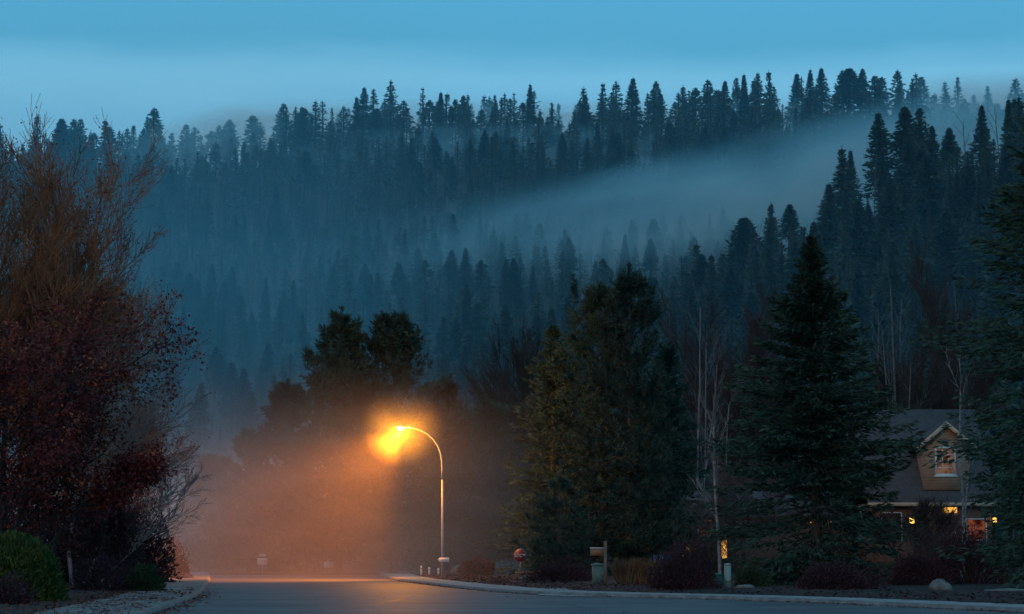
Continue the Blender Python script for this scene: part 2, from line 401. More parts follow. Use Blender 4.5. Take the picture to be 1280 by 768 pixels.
# ------------------------------------------------------------------ terrain
def interp(x, xs, ys): return np.interp(x, xs, ys)
RP = [(-200, 206), (0, 204), (150, 190), (260, 198), (340, 182), (420, 172), (500, 158), (600, 152), (700, 156), (800, 150), (900, 142), (1000, 138), (1100, 140), (1200, 142), (1300, 150), (1500, 160)]
RX = [W(p, q, 1400)[0] for p, q in RP]; RZ = [W(p, q+26, 1400)[2] for p, q in RP]
SP = [(420, 665), (560, 610), (640, 560), (740, 480), (830, 425), (900, 392), (960, 350), (1020, 318), (1090, 268), (1150, 245), (1230, 222), (1300, 200), (1500, 150)]
SX = [W(p, q, 700)[0] for p, q in SP]; SZ = [W(p, q, 700)[2] for p, q in SP]
def vn(x, y, s, seed=0):
    a = np.sin(x/s+seed)*np.cos(y/s*1.13+seed*2.1)+.5*np.sin(x/s*2.3+y/s*1.7+seed*3)+.25*np.sin(x/s*4.9-y/s*4.1+seed)
    return a/1.75
def terrain(x, y):
    x = np.asarray(x, float); y = np.asarray(y, float)
    zc = interp(x, RX, RZ)
    t = np.clip((y-470)/930, 0, 1)
    m = zc*t**1.08*1.0
    m = np.where(y > 1400, zc-(y-1400)*.12, m)
    m = m+vn(x, y, 60, 1)*6*np.clip(t*3, 0, 1)*np.clip((1400-y)/200, .25, 1)
    sc = interp(x, SX, SZ)
    ts = np.clip((y-400)/300, 0, 1)
    sp_ = np.where(y <= 700, sc*(ts*ts*(3-2*ts)*.35+.65*ts), sc-(y-700)*.55)
    sp_ = sp_+vn(x, y, 35, 4)*3*np.clip(ts*3, 0, 1)
    z = np.maximum(m, sp_)
    return np.where(y < 400, -.6, np.maximum(z, -.6))
def grid_obj(name, x0, x1, y0, y1, st, m):
    xs = np.arange(x0, x1+st, st); ys = np.arange(y0, y1+st, st); X, Y = np.meshgrid(xs, ys); Z = terrain(X, Y)
    nx, ny = len(xs), len(ys); V = np.stack([X, Y, Z], -1).reshape(-1, 3)
    i = np.arange((ny-1)*(nx-1)); r, c = i//(nx-1), i % (nx-1); a = r*nx+c
    return struct(MB().add(V, np.stack([a, a+1, a+nx+1, a+nx], 1)).build(name, m, smooth=True))
grid_obj('mountain_slope', -800, 900, 390, 2200, 12, MT['slope'])
struct(MB().add([(-4000, -400, -.05), (4000, -400, -.05), (4000, 6000, -.05), (-4000, 6000, -.05)], [(0, 1, 2, 3)]).build('ground', MT['soil']))

# road: main carriageway that bends away to the left, pavements with kerbs
RK = [GD(*p) for p in ((1500, 776), (1280, 765), (1100, 756.5), (960, 750.5), (840, 747), (735, 746), (640, 741.5), (560, 734), (500, 726.5), (478, 721), (470, 716))]
LK = [GD(*p) for p in ((120, 800), (182, 768), (216, 757), (241, 748), (253, 740), (259, 731), (263, 724), (262, 718), (250, 713.5))]
def strip(mb, A, B, z, m=0):
    n = len(A); V = [(x, y, z) for x, y in A]+[(x, y, z) for x, y in B]
    return mb.add(V, [(i, i+1, n+i+1, n+i) for i in range(n-1)], None, m)
def resamp(P, n):
    P = np.array(P); s = np.r_[0, np.cumsum(np.linalg.norm(np.diff(P, axis=0), axis=1))]; u = np.linspace(0, s[-1], n)
    # smooth polyline
    return np.stack([np.interp(u, s, P[:, 0]), np.interp(u, s, P[:, 1])], 1)
def smooth(P, k=3):
    P = P.copy()
    for _ in range(k): P[1:-1] = (P[:-2]+2*P[1:-1]+P[2:])/4
    return P
def offs(P, d):
    T = np.gradient(P, axis=0); T = T/np.linalg.norm(T, axis=1, keepdims=True)
    return P+np.stack([T[:, 1], -T[:, 0]], 1)*d
rk = smooth(resamp(RK, 48)); lk = smooth(resamp(LK, 48))
road = MB()
road.add([(-60, -30, 0), (70, -30, 0), (70, 50, 0), (-60, 50, 0)], [(0, 1, 2, 3)])
road.add([(-45, 50, 0), (60, 50, 0), (60, 215, 0), (-45, 215, 0)], [(0, 1, 2, 3)])
rs = np.random.default_rng(77)
for (a_, b_, w_) in (((150, 768), (560, 741), .05), ((420, 775), (1290, 771), .06), ((300, 744), (900, 764), .04), ((700, 752), (760, 775), .05), ((505, 748), (330, 775), .04)):
    A_, B_ = np.array(GD(*a_)), np.array(GD(*b_)); q_ = np.linspace(0, 1, 60)[:, None]; C_ = A_+(B_-A_)*q_; C_[:, 1] += np.cumsum(rs.normal(0, .05, 60)); C_[:, 0] += np.cumsum(rs.normal(0, .03, 60))
    O_ = offs(C_, w_); n_ = 60; V_ = [(x, y, .004) for x, y in C_]+[(x, y, .004) for x, y in O_]
    road.add(V_, [(i, i+1, n_+i+1, n_+i) for i in range(n_-1)], None, 1)
struct(road.build('road', [MT['asphalt'], MT['tar']]))
def walk(edge, sgn, w0, w1, name, kname, zt=.13, cm='concrete'):
    k0, k1 = edge, offs(edge, sgn*.16); s0, s1 = k1, offs(edge, sgn*(w1))
    mb = MB(); n = len(edge)
    # kerb: face + top
    V = [(x, y, 0) for x, y in k0]+[(x, y, zt) for x, y in offs(edge, sgn*.02)]+[(x, y, zt+.004) for x, y in k1]
    F = [(i, i+1, n+i+1, n+i) for i in range(n-1)]+[(n+i, n+i+1, 2*n+i+1, 2*n+i) for i in range(n-1)]
    struct(mb.add(V, F).build(kname, MT['kerbstone']))
    mb = strip(MB(), s0, s1, zt, 0)
    # drop at the far side
    V = [(x, y, zt) for x, y in s1]+[(x, y, -.1) for x, y in s1]
    mb.add(V, [(i, i+1, n+i+1, n+i) for i in range(n-1)])
    E0, E1 = np.array(s0), np.array(s1)
    for i in range(1, n-1, 1):
        t_ = E0[i]-E0[i-1]; t_ = t_/np.linalg.norm(t_)*.022
        q = [(*(E0[i]-t_), zt+.003), (*(E0[i]+t_), zt+.003), (*(E1[i]+t_), zt+.003), (*(E1[i]-t_), zt+.003)]
        mb.add(q, [(0, 1, 2, 3)], None, 1)
    struct(mb.build(name, [MT[cm], MT['soil']]))
    return s1
r_far = walk(rk, 1, 0, 2.3, 'right_pavement', 'right_kerb')
l_far = walk(lk, -1, 0, 2.6, 'left_pavement', 'left_kerb', cm='concrete_old')
def yard(edge, sgn, name, far):
    n = len(edge); E = edge; F_ = np.stack([np.full(n, far), E[:, 1]], 1)
    mb = MB(); m_ = 14; rows = []
    for j in range(m_):
        q = (j/(m_-1))**1.6; P = E*(1-q)+F_*q
        zz = .10+.12*np.minimum(j, 2)/2+vn(P[:, 0], P[:, 1], 3.0, 2)*.06*(j > 0)+.2*q
        rows.append(np.stack([P[:, 0], P[:, 1], zz], 1))
    V = np.vstack(rows)
    F = [(j*n+i, j*n+i+1, (j+1)*n+i+1, (j+1)*n+i) for j in range(m_-1) for i in range(n-1)]
    struct(mb.add(V, F).build(name, MT['soil'], smooth=True))
yard(r_far, 1, 'right_yard_ground', 90); yard(l_far, -1, 'left_yard_ground', -110)
# driveway apron where the kerb drops
a, b, c, d_ = [GD(*p) for p in ((672, 744), (742, 746), (726, 739), (684, 738.5))]
tag(MB().add([(a[0], a[1], .02), (b[0], b[1], .02), (c[0], c[1], .145), (d_[0], d_[1], .145)], [(0, 1, 2, 3)]).build('driveway_ramp', MT['concrete']), None, None, kind='structure')
# far cross street verge
struct(MB().box((-80, 150, -.1), (60, 330, .12)).build('far_verge', MT['soil']))

# fallen leaves
rng = np.random.default_rng(5)
def litter(name, label, P, size, m):
    mb = MB(); n = len(P); D = rng.normal(size=(n, 3)); D[:, 2] *= .12
    side = norm(np.cross(D, [0, 0, 1.])+rng.normal(0, .25, (n, 3))); L = size*rng.uniform(.5, 1.3, (n, 1)); D = norm(D)
    V = np.stack([P, P+D*L*.5+side*L*.3, P+D*L, P+D*L*.5-side*L*.3], 1).reshape(-1, 3)
    tag(mb.add(V, np.arange(n*4).reshape(-1, 4)).build(name, m), label, 'leaves', kind='stuff')
P = []
for i in range(15000):
    u = rng.random(); k = rng.random()**1.3
    i0 = int(u*46); e = lk[i0]*(1-(u*46-i0))+lk[i0+1]*(u*46-i0)
    if e[1] > 84+rng.normal(0, 4): continue
    off = rng.choice([-1, 1], p=[.8, .2])
    if off < 0:
        o_ = (.15+2.6*rng.random())
        if vn(e[0]*2-o_*3, e[1]*.8+o_, 1.2, 3)+rng.normal(0, .25) < -.18: continue
        P.append((e[0]-o_, e[1]+rng.normal(0, .3), .15))
    else: P.append((e[0]+abs(rng.normal(0, .35)), e[1]+rng.normal(0, .3), .015))
litter('leaf_litter', 'rusty fallen leaves scattered over the left pavement and gutter', np.array(P), .12, MT['litter'])
P = []
for i in range(2500):
    u = rng.random()**1.4*33; i0 = int(u); e = rk[i0]*(1-(u-i0))+rk[i0+1]*(u-i0)
    P.append((e[0]-abs(rng.normal(0, .10))*.6, e[1]-abs(rng.normal(0, .22)), .012+.02*rng.random()))
litter('gutter_leaves', 'dark brown leaves lying in a line along the right kerb', np.array(P), .10, MT['litter'])
P = []
for i in range(9000):
    u = rng.random()*40; i0 = int(u); e = l_far[i0]*(1-(u-i0))+l_far[i0+1]*(u-i0)
    if e[1] > 110: continue
    q = rng.random()**1.4; P.append((e[0]-q*5+.1, e[1]+q*3, .13+.08*q+.05*rng.random()))
litter('leaf_carpet', 'dark red fallen leaves carpeting the soil beyond the left pavement', np.array(P), .13, MT['litter'])
P = []
for i in range(9000):
    u = rng.random()**1.3*36; i0 = int(u); e = r_far[i0]*(1-(u-i0))+r_far[i0+1]*(u-i0)
    q = rng.random()**1.5; P.append((e[0]+q*2.0-.15, e[1]+q*9, .13+.12*q+.10*rng.random()*(q > .05)))
litter('ground_cover', 'dark low leafy ground cover between the right pavement and the bushes', np.array(P), .16, MT['leaf_purple'])
P = np.array([(*GD(rng.uniform(120, 1200), rng.uniform(744, 768)), .012) for _ in range(60)])
litter('road_leaves', 'few dark leaves scattered loosely across the wet road surface', P, .12, MT['litter'])

# ------------------------------------------------------------------ forest on the hills
rng = np.random.default_rng(11)
def proto_arrays(mb): return mb.arrays()
far_protos, mid_meshes, mid_r = [], [], []
NPR = 14
for i in range(NPR):
    r_ = np.random.default_rng(100+i); h = 1.0; gp = r_.uniform(.25, .75)
    R = [.12, .14, .16, .13, .17, .15, .14, .11, .18, .155, .13, .17, .12, .15][i]
    z0 = [.05, .22, .1, .3, .06, .15, .35, .04, .2, .45, .1, .28, .5, .08][i]
    pw = [.85, .8, .9, .75, .95, .8, .72, 1.0, .9, .7, 1.05, .8, .75, .95][i]
    mb, inf = conifer(r_, 1, R, [130, 70][i % 5 == 3], 4, .062, .42, z0=z0, power=pw, fan=.34, gap=gp*.7, top=.7, rag=.45)
    trunk(mb, 1, .012, r_, m=1, sides=3); far_protos.append(mb.arrays())
    mb, inf = conifer(r_, 1, R, [330, 150][i % 5 == 3], 10, .042, .36, z0=z0, power=pw, fan=.34, gap=gp*.7, top=.7, rag=.45)
    cm = mb.mesh('crown', MT['needle_far'])
    tb = trunk(MB(), 1, .010, r_, sides=5); tm = tb.mesh('trunk', MT['bark_dark'])
    mid_meshes.append((cm, tm)); mid_r.append(R)
# bare pale broadleaf for the slopes
bare_protos = []
for i in range(4):
    sg, tp = bare(40+i, [((0, 0, 0), (0, 0, 1), .95, .009)], dict(depth=1, n=6, jit=.03, up=.02, rmin=.0022, nc=3, sp0=.3, sp1=.7, lr=.32, first=2, taper=.25))
    mb = MB(); mb.frusta(sg, 0); bare_protos.append(mb.arrays())

trees = []     # (x, y, z, H, kind, proto)
def scatter(x0, x1, y0, y1, st, test, hfun, keep=1.0):
    nx = int((x1-x0)/st); ny = int((y1-y0)/st)
    for j in range(ny):
        for i in range(nx):
            x = x0+(i+.5+rng.uniform(-.48, .48))*st; y = y0+(j+.5+rng.uniform(-.48, .48))*st
            if abs(x) > .275*y+12 or rng.random() > keep or not test(x, y): continue
            H, k = hfun(x, y)
            trees.append([x, y, float(terrain(x, y)), H, k, int(rng.integers(0, NPR))])
def on_spur(x, y): return float(interp(x, SX, SZ)) > 12 and y <= 715
def hm(x, y):
    k = 'bare' if rng.random() < (.20 if y < 1250 else .04) and vn(x, y, 90, 7) > -.25 else 'conifer'
    return (rng.uniform(17, 26) if k == 'bare' else (rng.uniform(19, 36) if y > 1150 else rng.uniform(13, 27))), k
scatter(-420, 440, 560, 1150, 11.5, lambda x, y: not (on_spur(x, y) and y < 700) and vn(x, y, 45, 9) > -.75, hm)
scatter(-420, 440, 1150, 1330, 14.0, lambda x, y: not (on_spur(x, y) and y < 700) and vn(x, y, 45, 9) > -.75, hm)
scatter(-420, 440, 1330, 1405, 12, lambda x, y: vn(x, y, 17, 5) > -.28, lambda x, y: (rng.choice([rng.uniform(14, 28), rng.uniform(28, 40), rng.uniform(36, 50)]), 'conifer'), .9)
scatter(-440, 460, 1420, 1520, 18, lambda x, y: True, lambda x, y: (rng.uniform(36, 54), 'conifer'), .5)
scatter(-40, 240, 405, 712, 8.8, lambda x, y: on_spur(x, y), lambda x, y: (rng.uniform(13, 29) if rng.random() > .2 else rng.uniform(28, 36), 'bare' if rng.random() < .06 else 'conifer'), .9)
scatter(-130, 120, 262, 405, 11.5, lambda x, y: not (x < -10 and y < 330 and x > -60 and rng.random() < .5), lambda x, y: ((rng.uniform(9, 15) if x < 20 else rng.uniform(12, 19)), 'bare' if rng.random() < .3 else 'conifer'), .8)
# visible area of each, on a coarse picture grid, nearest first
GW, GH = 640, 384
occ = np.zeros((GH, GW), bool)
def proj(x, y, z):
    c, s = math.cos(TILT), math.sin(TILT); dz = z-EYE; f = y*c+dz*s; u = x/f; v = (-y*s+dz*c)/f
    return 640+u*FPX, 384-v*FPX
def cover(px, pt, pb, hw, cone=True, count=True):
    a, b = max(0, int(pt/2)), min(GH, int(pb/2)+1); n = 0
    for r in range(a, b):
        q = (r*2-pt)/max(pb-pt, 1); ww = hw*(max(q, .08) if cone else 1)
        l, e = max(0, int((px-ww)/2)), min(GW, int((px+ww)/2)+1)
        if e > l:
            n += int((~occ[r, l:e]).sum()); occ[r, l:e] = True
    return n
for (px, pt, pb, hw, cn) in ((1045, 300, 740, 125, 1), (1330, 200, 740, 130, 1), (760, 380, 740, 105, 1), (700, 440, 740, 80, 1), (840, 440, 740, 60, 1), (425, 400, 740, 45, 0), (490, 410, 740, 55, 0), (340, 500, 740, 60, 1), (560, 520, 740, 40, 0), (60, 330, 740, 140, 0), (1185, 515, 740, 70, 0)):
    cover(px, pt, pb, hw, bool(cn))
trees.sort(key=lambda t: t[1])
for t in trees:
    x, y, z, H = t[:4]
    bx_, by_ = proj(x, y, z); tx_, ty_ = proj(x, y, z+H)
    hw = H*(mid_r[t[5]] if t[4] == 'conifer' else .05)/y*FPX
    n = cover(bx_, ty_, by_, hw)
    t += [n if 0 <= bx_ <= 1280 else 0, bx_, ty_]
order = sorted(range(len(trees)), key=lambda i: -trees[i][6])
CONS = [i for i in order if trees[i][4] == 'conifer'][:290]
chosen = set(CONS)
# stuff: everything else in one mesh
def join(protos, items):
    Vs, F4s, F3s, Ms, n = [], [], [], [], 0
    for (x, y, z, H, a, pr) in items:
        V, F4, F3, M = protos[pr]
        c, s = math.cos(a), math.sin(a)
        Q = np.empty((len(V), 3), np.float32); g = H*(.95+.5*((x*7.3+y*3.1) % 1)); Q[:, 0] = x+g*(V[:, 0]*c-V[:, 1]*s); Q[:, 1] = y+g*(V[:, 0]*s+V[:, 1]*c); Q[:, 2] = z-.5+H*V[:, 2]
        Vs.append(Q); F4s.append(F4+n); F3s.append(F3+n); Ms.append(M); n += len(V)
    mb = MB(); mb.v = [np.vstack(Vs)]; mb.f4 = [np.vstack(F4s)]; mb.f3 = [np.vstack(F3s)] if sum(map(len, F3s)) else []
    mb.m4 = [np.concatenate([m[:len(f)] for m, f in zip(Ms, F4s)])]; mb.m3 = [np.concatenate([m[len(f):] for m, f in zip(Ms, F4s)])] if mb.f3 else []
    return mb
it = [(t[0], t[1], t[2], t[3], rng.random()*6.28, t[5]) for i, t in enumerate(trees) if i not in chosen and t[4] == 'conifer']
join(far_protos, it).build('forest', [MT['needle_far'], MT['bark_dark']])
tag(bpy.data.objects['forest'], 'dense dark conifer forest covering the misty mountain and hill slopes', 'forest', kind='stuff')
it = [(t[0], t[1], t[2], t[3], rng.random()*6.28, t[5] % 4) for i, t in enumerate(trees) if t[4] == 'bare']
o = join(bare_protos, it).build('bare_woodland', [MT['aspen_far']])
tag(o, 'thin pale leafless trunks scattered among the conifers on the slopes', 'woodland', kind='stuff')

# the individually built hill trees: split into zones, each tree labelled by its place in its zone
LM = [(0, 'over the red-leaved tree'), (215, 'left of the twin pines'), (385, 'above the twin pines'), (560, 'between lamp and big pine'), (680, 'above the big pine'), (860, 'left of the nearest spruce'), (985, 'above the nearest spruce'), (1110, 'above the lit gable'), (1225, 'at the right edge')]
ORD = ['leftmost', 'second', 'third', 'fourth', 'fifth', 'sixth', 'seventh', 'eighth', 'ninth', 'tenth', 'eleventh', 'twelfth', 'thirteenth', 'fourteenth', 'fifteenth', 'sixteenth', 'seventeenth', 'eighteenth', 'nineteenth', 'twentieth']
zones = {}
for i in chosen:
    t = trees[i]; y = t[1]
    if y > 1335: zn = 'misty ridge skyline'
    elif y > 715 or (y > 560 and not on_spur(t[0], y)): zn = 'hazy upper mountain slope' if y > 1050 else 'foggy lower mountain slope'
    elif y > 600: zn = 'dark hill crest'
    elif y > 405: zn = 'dark hill flank'
    else: zn = 'valley floor behind the street'
    lm = max(k for k in range(len(LM)) if LM[k][0] <= max(0, t[7]))
    zones.setdefault((zn, lm), []).append(i)
for (zn, lm), ids in zones.items():
    ids.sort(key=lambda i: trees[i][7])
    for k, i in enumerate(ids):
        x, y, z, H, kd, pr, n, px, py = trees[i]
        where = LM[lm][1]
        if len(ids) == 1: lab = 'lone standing conifer on the %s %s' % (zn, where)
        elif k == 0: lab = 'leftmost conifer on the %s %s' % (zn, where)
        elif k == len(ids)-1: lab = 'rightmost conifer on the %s %s' % (zn, where)
        else: lab = '%s conifer from left on the %s %s' % (ORD[min(k, 19)], zn, where)
        r = thing('conifer_tree', lab, 'conifer', (x, y, z-.4), rng.random()*6.28, 'conifers on the %s' % zn)
        sw = rng.uniform(.85, 1.2)*(rng.uniform(1.0, 1.45) if (y > 1320 or 560 < y <= 715) else 1.1); r.scale = (H*sw, H*sw, H); r.rotation_euler = (rng.normal(0, .022), rng.normal(0, .022), rng.random()*6.28)
        link('crown', mid_meshes[pr][0], r); link('trunk', mid_meshes[pr][1], r)

# ------------------------------------------------------------------ near trees
def hero_conifer(name, label, px, d, top_py, R, seed, nb, ns, cl, cw, mat_, prof=None, flop=.25, z0=.03, power=.62, group=None, top=.75, low=-.22, gap=.4, tr=.26, fan=.30):
    r_ = np.random.default_rng(seed); H = ZT(top_py, d)-.1
    t = thing(name, label, 'spruce', (GX(px, d), d, .1), r_.random()*6, group)
    mb, inf = conifer(r_, H, R, nb, ns, cl, cw, z0=z0, power=power, top=top, low=low, gap=gap, fan=fan, prof=prof, flop=flop)
    mb.build('crown', mat_, t)
    tb = MB(); trunk(tb, H*.99, tr, r_, sides=9, wob=.004); boughs(tb, inf, r_, .045, every=2); tb.build('trunk', MT['bark'], t)
    return t
hero_conifer('spruce_tree', 'large dark green spruce with a tall thin leader beside the gabled house', 1022, 90, 286, 4.9, 21, 370, 190, .32, .24, MT['needle_near'], prof=([0, .2, .4, .6, .75, .87, 1], [1, 1, .80, .62, .46, .17, .02]), gap=.38, low=-.14, flop=.4)
hero_conifer('spruce_tree', 'dark spruce cut off by the right edge with long drooping boughs', 1376, 78, 60, 5.2, 22, 480, 175, .32, .26, MT['needle_near'], prof=([0, .3, .55, .72, .85, 1], [1, 1, .9, .75, .45, .03]), gap=.32, low=-.25, flop=.5)
hero_conifer('fir_tree', 'pale green fir with drooping boughs on the left flank of the big pine', 692, 128, 400, 4.3, 23, 360, 60, .42, .2, MT['needle_near'], power=.75)
hero_conifer('fir_tree', 'slim fir pressed against the right flank of the big pine', 838, 134, 420, 3.6, 24, 300, 55, .42, .2, MT['needle_near'], power=.7)
hero_conifer('fir_tree', 'slender hazy spire rising behind the big pine on its left', 719, 340, 333, 5.5, 25, 260, 40, .7, .25, MT['needle_pine'], power=.85)

def hero_pine(label, px, d, top_py, R, seed, nb, tufts, cards, cl, cw, group=None, shape=None, z0=.06, shoots=0):
    r_ = np.random.default_rng(seed); H = ZT(top_py, d)-.1
    t = thing('pine_tree', label, 'pine', (GX(px, d), d, .1), r_.random()*6, group)
    mb, inf = pine(r_, H, R, nb, tufts, cards, cl, cw, shape=shape, z0=z0)
    for q in range(shoots):
        a_ = q*2.4+r_.random(); rr_ = (0 if q == 0 else .35+.16*q); p0 = np.array([math.cos(a_)*rr_, math.sin(a_)*rr_, H*(1-.035*q)-1.5-.25*q]); dd = np.array([math.cos(a_)*.22*(q > 0), math.sin(a_)*.22*(q > 0), 1.0])
        k = 130; u = r_.random((k, 1)); mb.cards(p0+dd*u*1.5, dd*.9+r_.normal(0, .42, (k, 3)), .40*(1-.45*u[:, 0]), .055, r_)
    mb.build('crown', MT['needle_pine'], t)
    tb = MB(); trunk(tb, H*.97, .24, r_, sides=8, wob=.006); boughs(tb, inf, r_, .05, every=1); tb.build('trunk', MT['bark'], t)
oval = lambda t: np.clip(np.minimum(.9+t*.3, 1)*(1-t)**.62*1.15, .05, 1)
wide = lambda t: np.clip((1-t)**.62, .07, 1)
hero_pine('big pine with the highest upright shoots, right one of the touching pair', 789, 124, 333, 5.0, 31, 190, 8, 26, .42, .13, shape=wide, shoots=7)
hero_pine('broad bushy pine, left one of the touching pair behind the grey cabinet', 752, 126, 356, 5.8, 32, 200, 8, 26, .42, .13, shape=wide, shoots=7)
hero_pine('round-topped pine, left one of the twin pines behind the lamp glow', 424, 150, 388, 5.0, 33, 195, 12, 22, .5, .17, shape=oval)
hero_pine('broader round-topped pine directly behind the lamp glow', 491, 152, 393, 6.2, 34, 234, 12, 22, .5, .17, shape=oval)
hero_pine('low bushy pine on the left shoulder of the twin pines', 357, 156, 478, 4.0, 35, 169, 12, 20, .5, .16, shape=wide)
hero_pine('shortest bushy pine at the left end of the pines behind the mist', 312, 160, 540, 3.6, 36, 130, 12, 20, .5, .16, shape=wide)
hero_pine('bushy pine just right of and behind the curved lamp arm', 556, 156, 478, 3.8, 37, 156, 12, 20, .5, .16, shape=wide)
hero_pine('dim pine filling the gap between the lamp post and the fir', 610, 165, 500, 4.4, 38, 156, 12, 20, .5, .16, shape=wide)
hero_pine('dim pine low down behind the distant white sign on the left', 262, 175, 575, 4.0, 39, 117, 12, 20, .5, .16, shape=wide)
hero_pine('dark young pine on the verge right of the stop sign', 700, 112, 600, 2.4, 40, 60, 7, 22, .34, .15, shape=wide)

# ------------------------------------------------------------------ broadleaf trees and bushes
def tree_obj(name, label, cat, x, y, seed, stems, o, bm, leaf=None, z=.12, group=None):
    t = thing(name, label, cat, (x, y, z), 0, group)
    sg, tp = bare(seed, stems, o)
    MB().frusta(sg, 0, o.get('sides', 4)).build('trunk', bm, t)
    if leaf:
        r_ = np.random.default_rng(seed)
        for (nm, n, size, spread, mt, filt) in leaf:
            T = tp[tp[:, 6] == 0] if (tp[:, 6] == 0).any() else tp
            if filt is not None: T = T[filt(T)]
            if not len(T): continue
            i = r_.integers(0, len(T), n); P = T[i, :3]+r_.normal(0, spread, (n, 3)); D = T[i, 3:6]+r_.normal(0, .8, (n, 3)); D[:, 2] -= .35
            mb = MB(); L = size*r_.uniform(.55, 1.25, n); mb.cards(P, D, L, L*.62, r_, mid=.5); mb.build(nm, mt, t)
    return t
# red-leaved crabapple, nearest on the left
dx = GX(-16, 70)
o1 = dict(depth=3, n=5, jit=.11, up=.045, rmin=.007, nc=2, sp0=.45, sp1=1.05, lr=.60, first=1, taper=.4, rr=.5, pc=.9)
tree_obj('red_leaved_tree', 'spreading tree with dark red leaves and dangling clusters, nearest on the left', 'tree', dx, 70, 3,
         [((.1, 0, -.2), (.16, .1, .9), 8.0, .14), ((-.3, .1, -.2), (-.34, -.1, .85), 7.6, .13), ((0, .2, -.2), (-.05, .3, .95), 8.4, .15), ((.5, -.2, -.2), (.34, -.25, .8), 6.6, .11), ((.7, .1, -.2), (.26, .2, .8), 5.0, .09), ((-.5, -.1, -.2), (-.6, .2, .8), 5.4, .10)],
         o1, MT['bark_dark'], [('leaves', 44000, .15, .14, MT['leaf_red'], None), ('orange_leaves', 2600, .17, .10, MT['leaf_orange'], lambda T: np.sin(T[:, 0]*1.9+T[:, 2]*1.3)*np.cos(T[:, 2]*1.7-T[:, 0]) > .25)])
# orange willow behind
o2 = dict(depth=3, n=5, jit=.09, up=.085, rmin=.011, nc=4, sp0=.25, sp1=.85, lr=.56, first=1, taper=.35, rr=.45, pc=.85)
tree_obj('willow_tree', 'tall nearly leafless willow with fine rusty orange upright twigs behind the red-leaved tree', 'tree', GX(22, 96), 96, 8,
         [((.3, 0, -.2), (.16, 0, 1), 13.5, .20), ((-.6, .2, -.2), (-.10, .1, 1), 15, .22), ((-1.5, 0, -.2), (-.30, 0, 1), 14, .2), ((1.2, .3, -.2), (.33, .1, 1), 11.0, .16), ((0, .9, -.2), (.03, .2, 1), 15.0, .2)], o2, MT['twig_orange'], [('leaves', 22000, .13, .22, MT['leaf_rust'], None)])
# grey-brown birch clump further along
o3 = dict(depth=3, n=5, jit=.08, up=.03, rmin=.009, nc=2, sp0=.3, sp1=.8, lr=.58, first=1, taper=.35, rr=.5, pc=.9)
tree_obj('leaning_birch', 'bare clump with pale mossy leaning stems behind the left pavement', 'tree', GX(102, 92), 92, 12,
         [((0, 0, -.2), (.55, 0, 1), 7.2, .11), ((.2, .3, -.2), (.32, .1, 1), 8.5, .10), ((-.4, 0, -.2), (-.1, .1, 1), 8.5, .11), ((.5, .1, -.2), (.8, .1, .8), 5.2, .07)], o3, MT['aspen_far'])
tree_obj('brown_twiggy_tree', 'round brown twiggy tree with few leaves at the far end of the left trees', 'tree', GX(96, 118), 118, 14,
         [((0, 0, -.2), (.2, 0, 1), 8.5, .12), ((.4, .2, -.2), (.5, .1, .9), 7.0, .10), ((-.6, 0, -.2), (-.3, .1, 1), 8.5, .12)],
         dict(o3, nc=3, rmin=.011), MT['twig_brown'], [('leaves', 5200, .17, .3, MT['leaf_purple'], None)])
tree_obj('crimson_shrub', 'crimson-leaved shrub under the pale leaning stems', 'shrub', GX(132, 84), 84, 16,
         [((0, 0, -.1), (.3, 0, 1), 2.8, .05), ((.2, 0, -.1), (-.3, .1, 1), 2.9, .05), ((-.2, 0, -.1), (.0, .1, 1), 3.0, .05)],
         dict(o3, nc=3, rmin=.008, sp0=.5, sp1=1.1), MT['bark_dark'], [('leaves', 5200, .12, .22, MT['leaf_crimson'], None)])

def bush(name, label, px, d, w, h, seed, n, cl, cw, mt, tw=MT['twig_brown'], lump=.25, up=.3, cat='bush', group=None, depth=None, z=.12, shell=.5):
    r_ = np.random.default_rng(seed)
    t = thing(name, label, cat, (GX(px, d), d, z), 0, group)
    mb = bush_cards(r_, n, w/2, (depth or w)/2, h, cl, cw, lump, up, shell)
    mb.build('foliage', mt, t)
    k = 70; a = r_.random(k)*6.28; q = r_.random(k)**.5
    P0 = np.stack([np.cos(a)*.12*w*q, np.sin(a)*.12*w*q, 0*a-.1], 1); P1 = np.stack([np.cos(a)*.42*w*q, np.sin(a)*.42*(depth or w)*q, h*(.98-.35*q**2)*r_.uniform(.8, 1.05, k)], 1)
    MB().frusta(np.hstack([P0, P1, np.full((k, 1), .02), np.full((k, 1), .006)])).build('stems', tw, t)
    return t
bush('round_shrub', 'rounded yellow-green evergreen shrub at the left edge of the pavement', 18, 63, 3.1, 1.95, 51, 16000, .15, .3, MT['shrub_green'], up=.9, lump=.10, shell=.35)
bush('round_shrub', 'small dark green shrub beside the bright end of the left pavement', 181, 80, 1.55, .95, 52, 3500, .13, .35, MT['shrub_dark'], up=.6)
bush('low_red_bush', 'low reddish bush in front of the rounded yellow-green shrub', 8, 58, 1.5, .75, 53, 1600, .12, .4, MT['leaf_purple'])
bush('purple_bush', 'dark purple bush between the rounded shrub and leaning stems', 128, 80, 2.9, 1.5, 54, 4500, .12, .4, MT['leaf_purple'])
bush('red_twig_bush', 'dim reddish bush glowing in the lamp mist beyond the left pavement', 208, 122, 3.0, 2.2, 55, 5000, .16, .35, MT['leaf_purple'])
bush('barberry_bush', 'dark domed barberry bush overhanging the pavement left of the green bin', 852, 79, 2.6, 1.55, 56, 9000, .12, .35, MT['leaf_purple'])
bush('barberry_bush', 'flat wide barberry bush under the nearest spruce', 1046, 78, 3.2, 1.05, 57, 9000, .12, .35, MT['leaf_purple'])
bush('barberry_bush', 'tallest dark barberry bush in front of the gabled house', 1215, 88, 4.2, 2.55, 58, 12000, .14, .3, MT['leaf_purple'], depth=3.4)
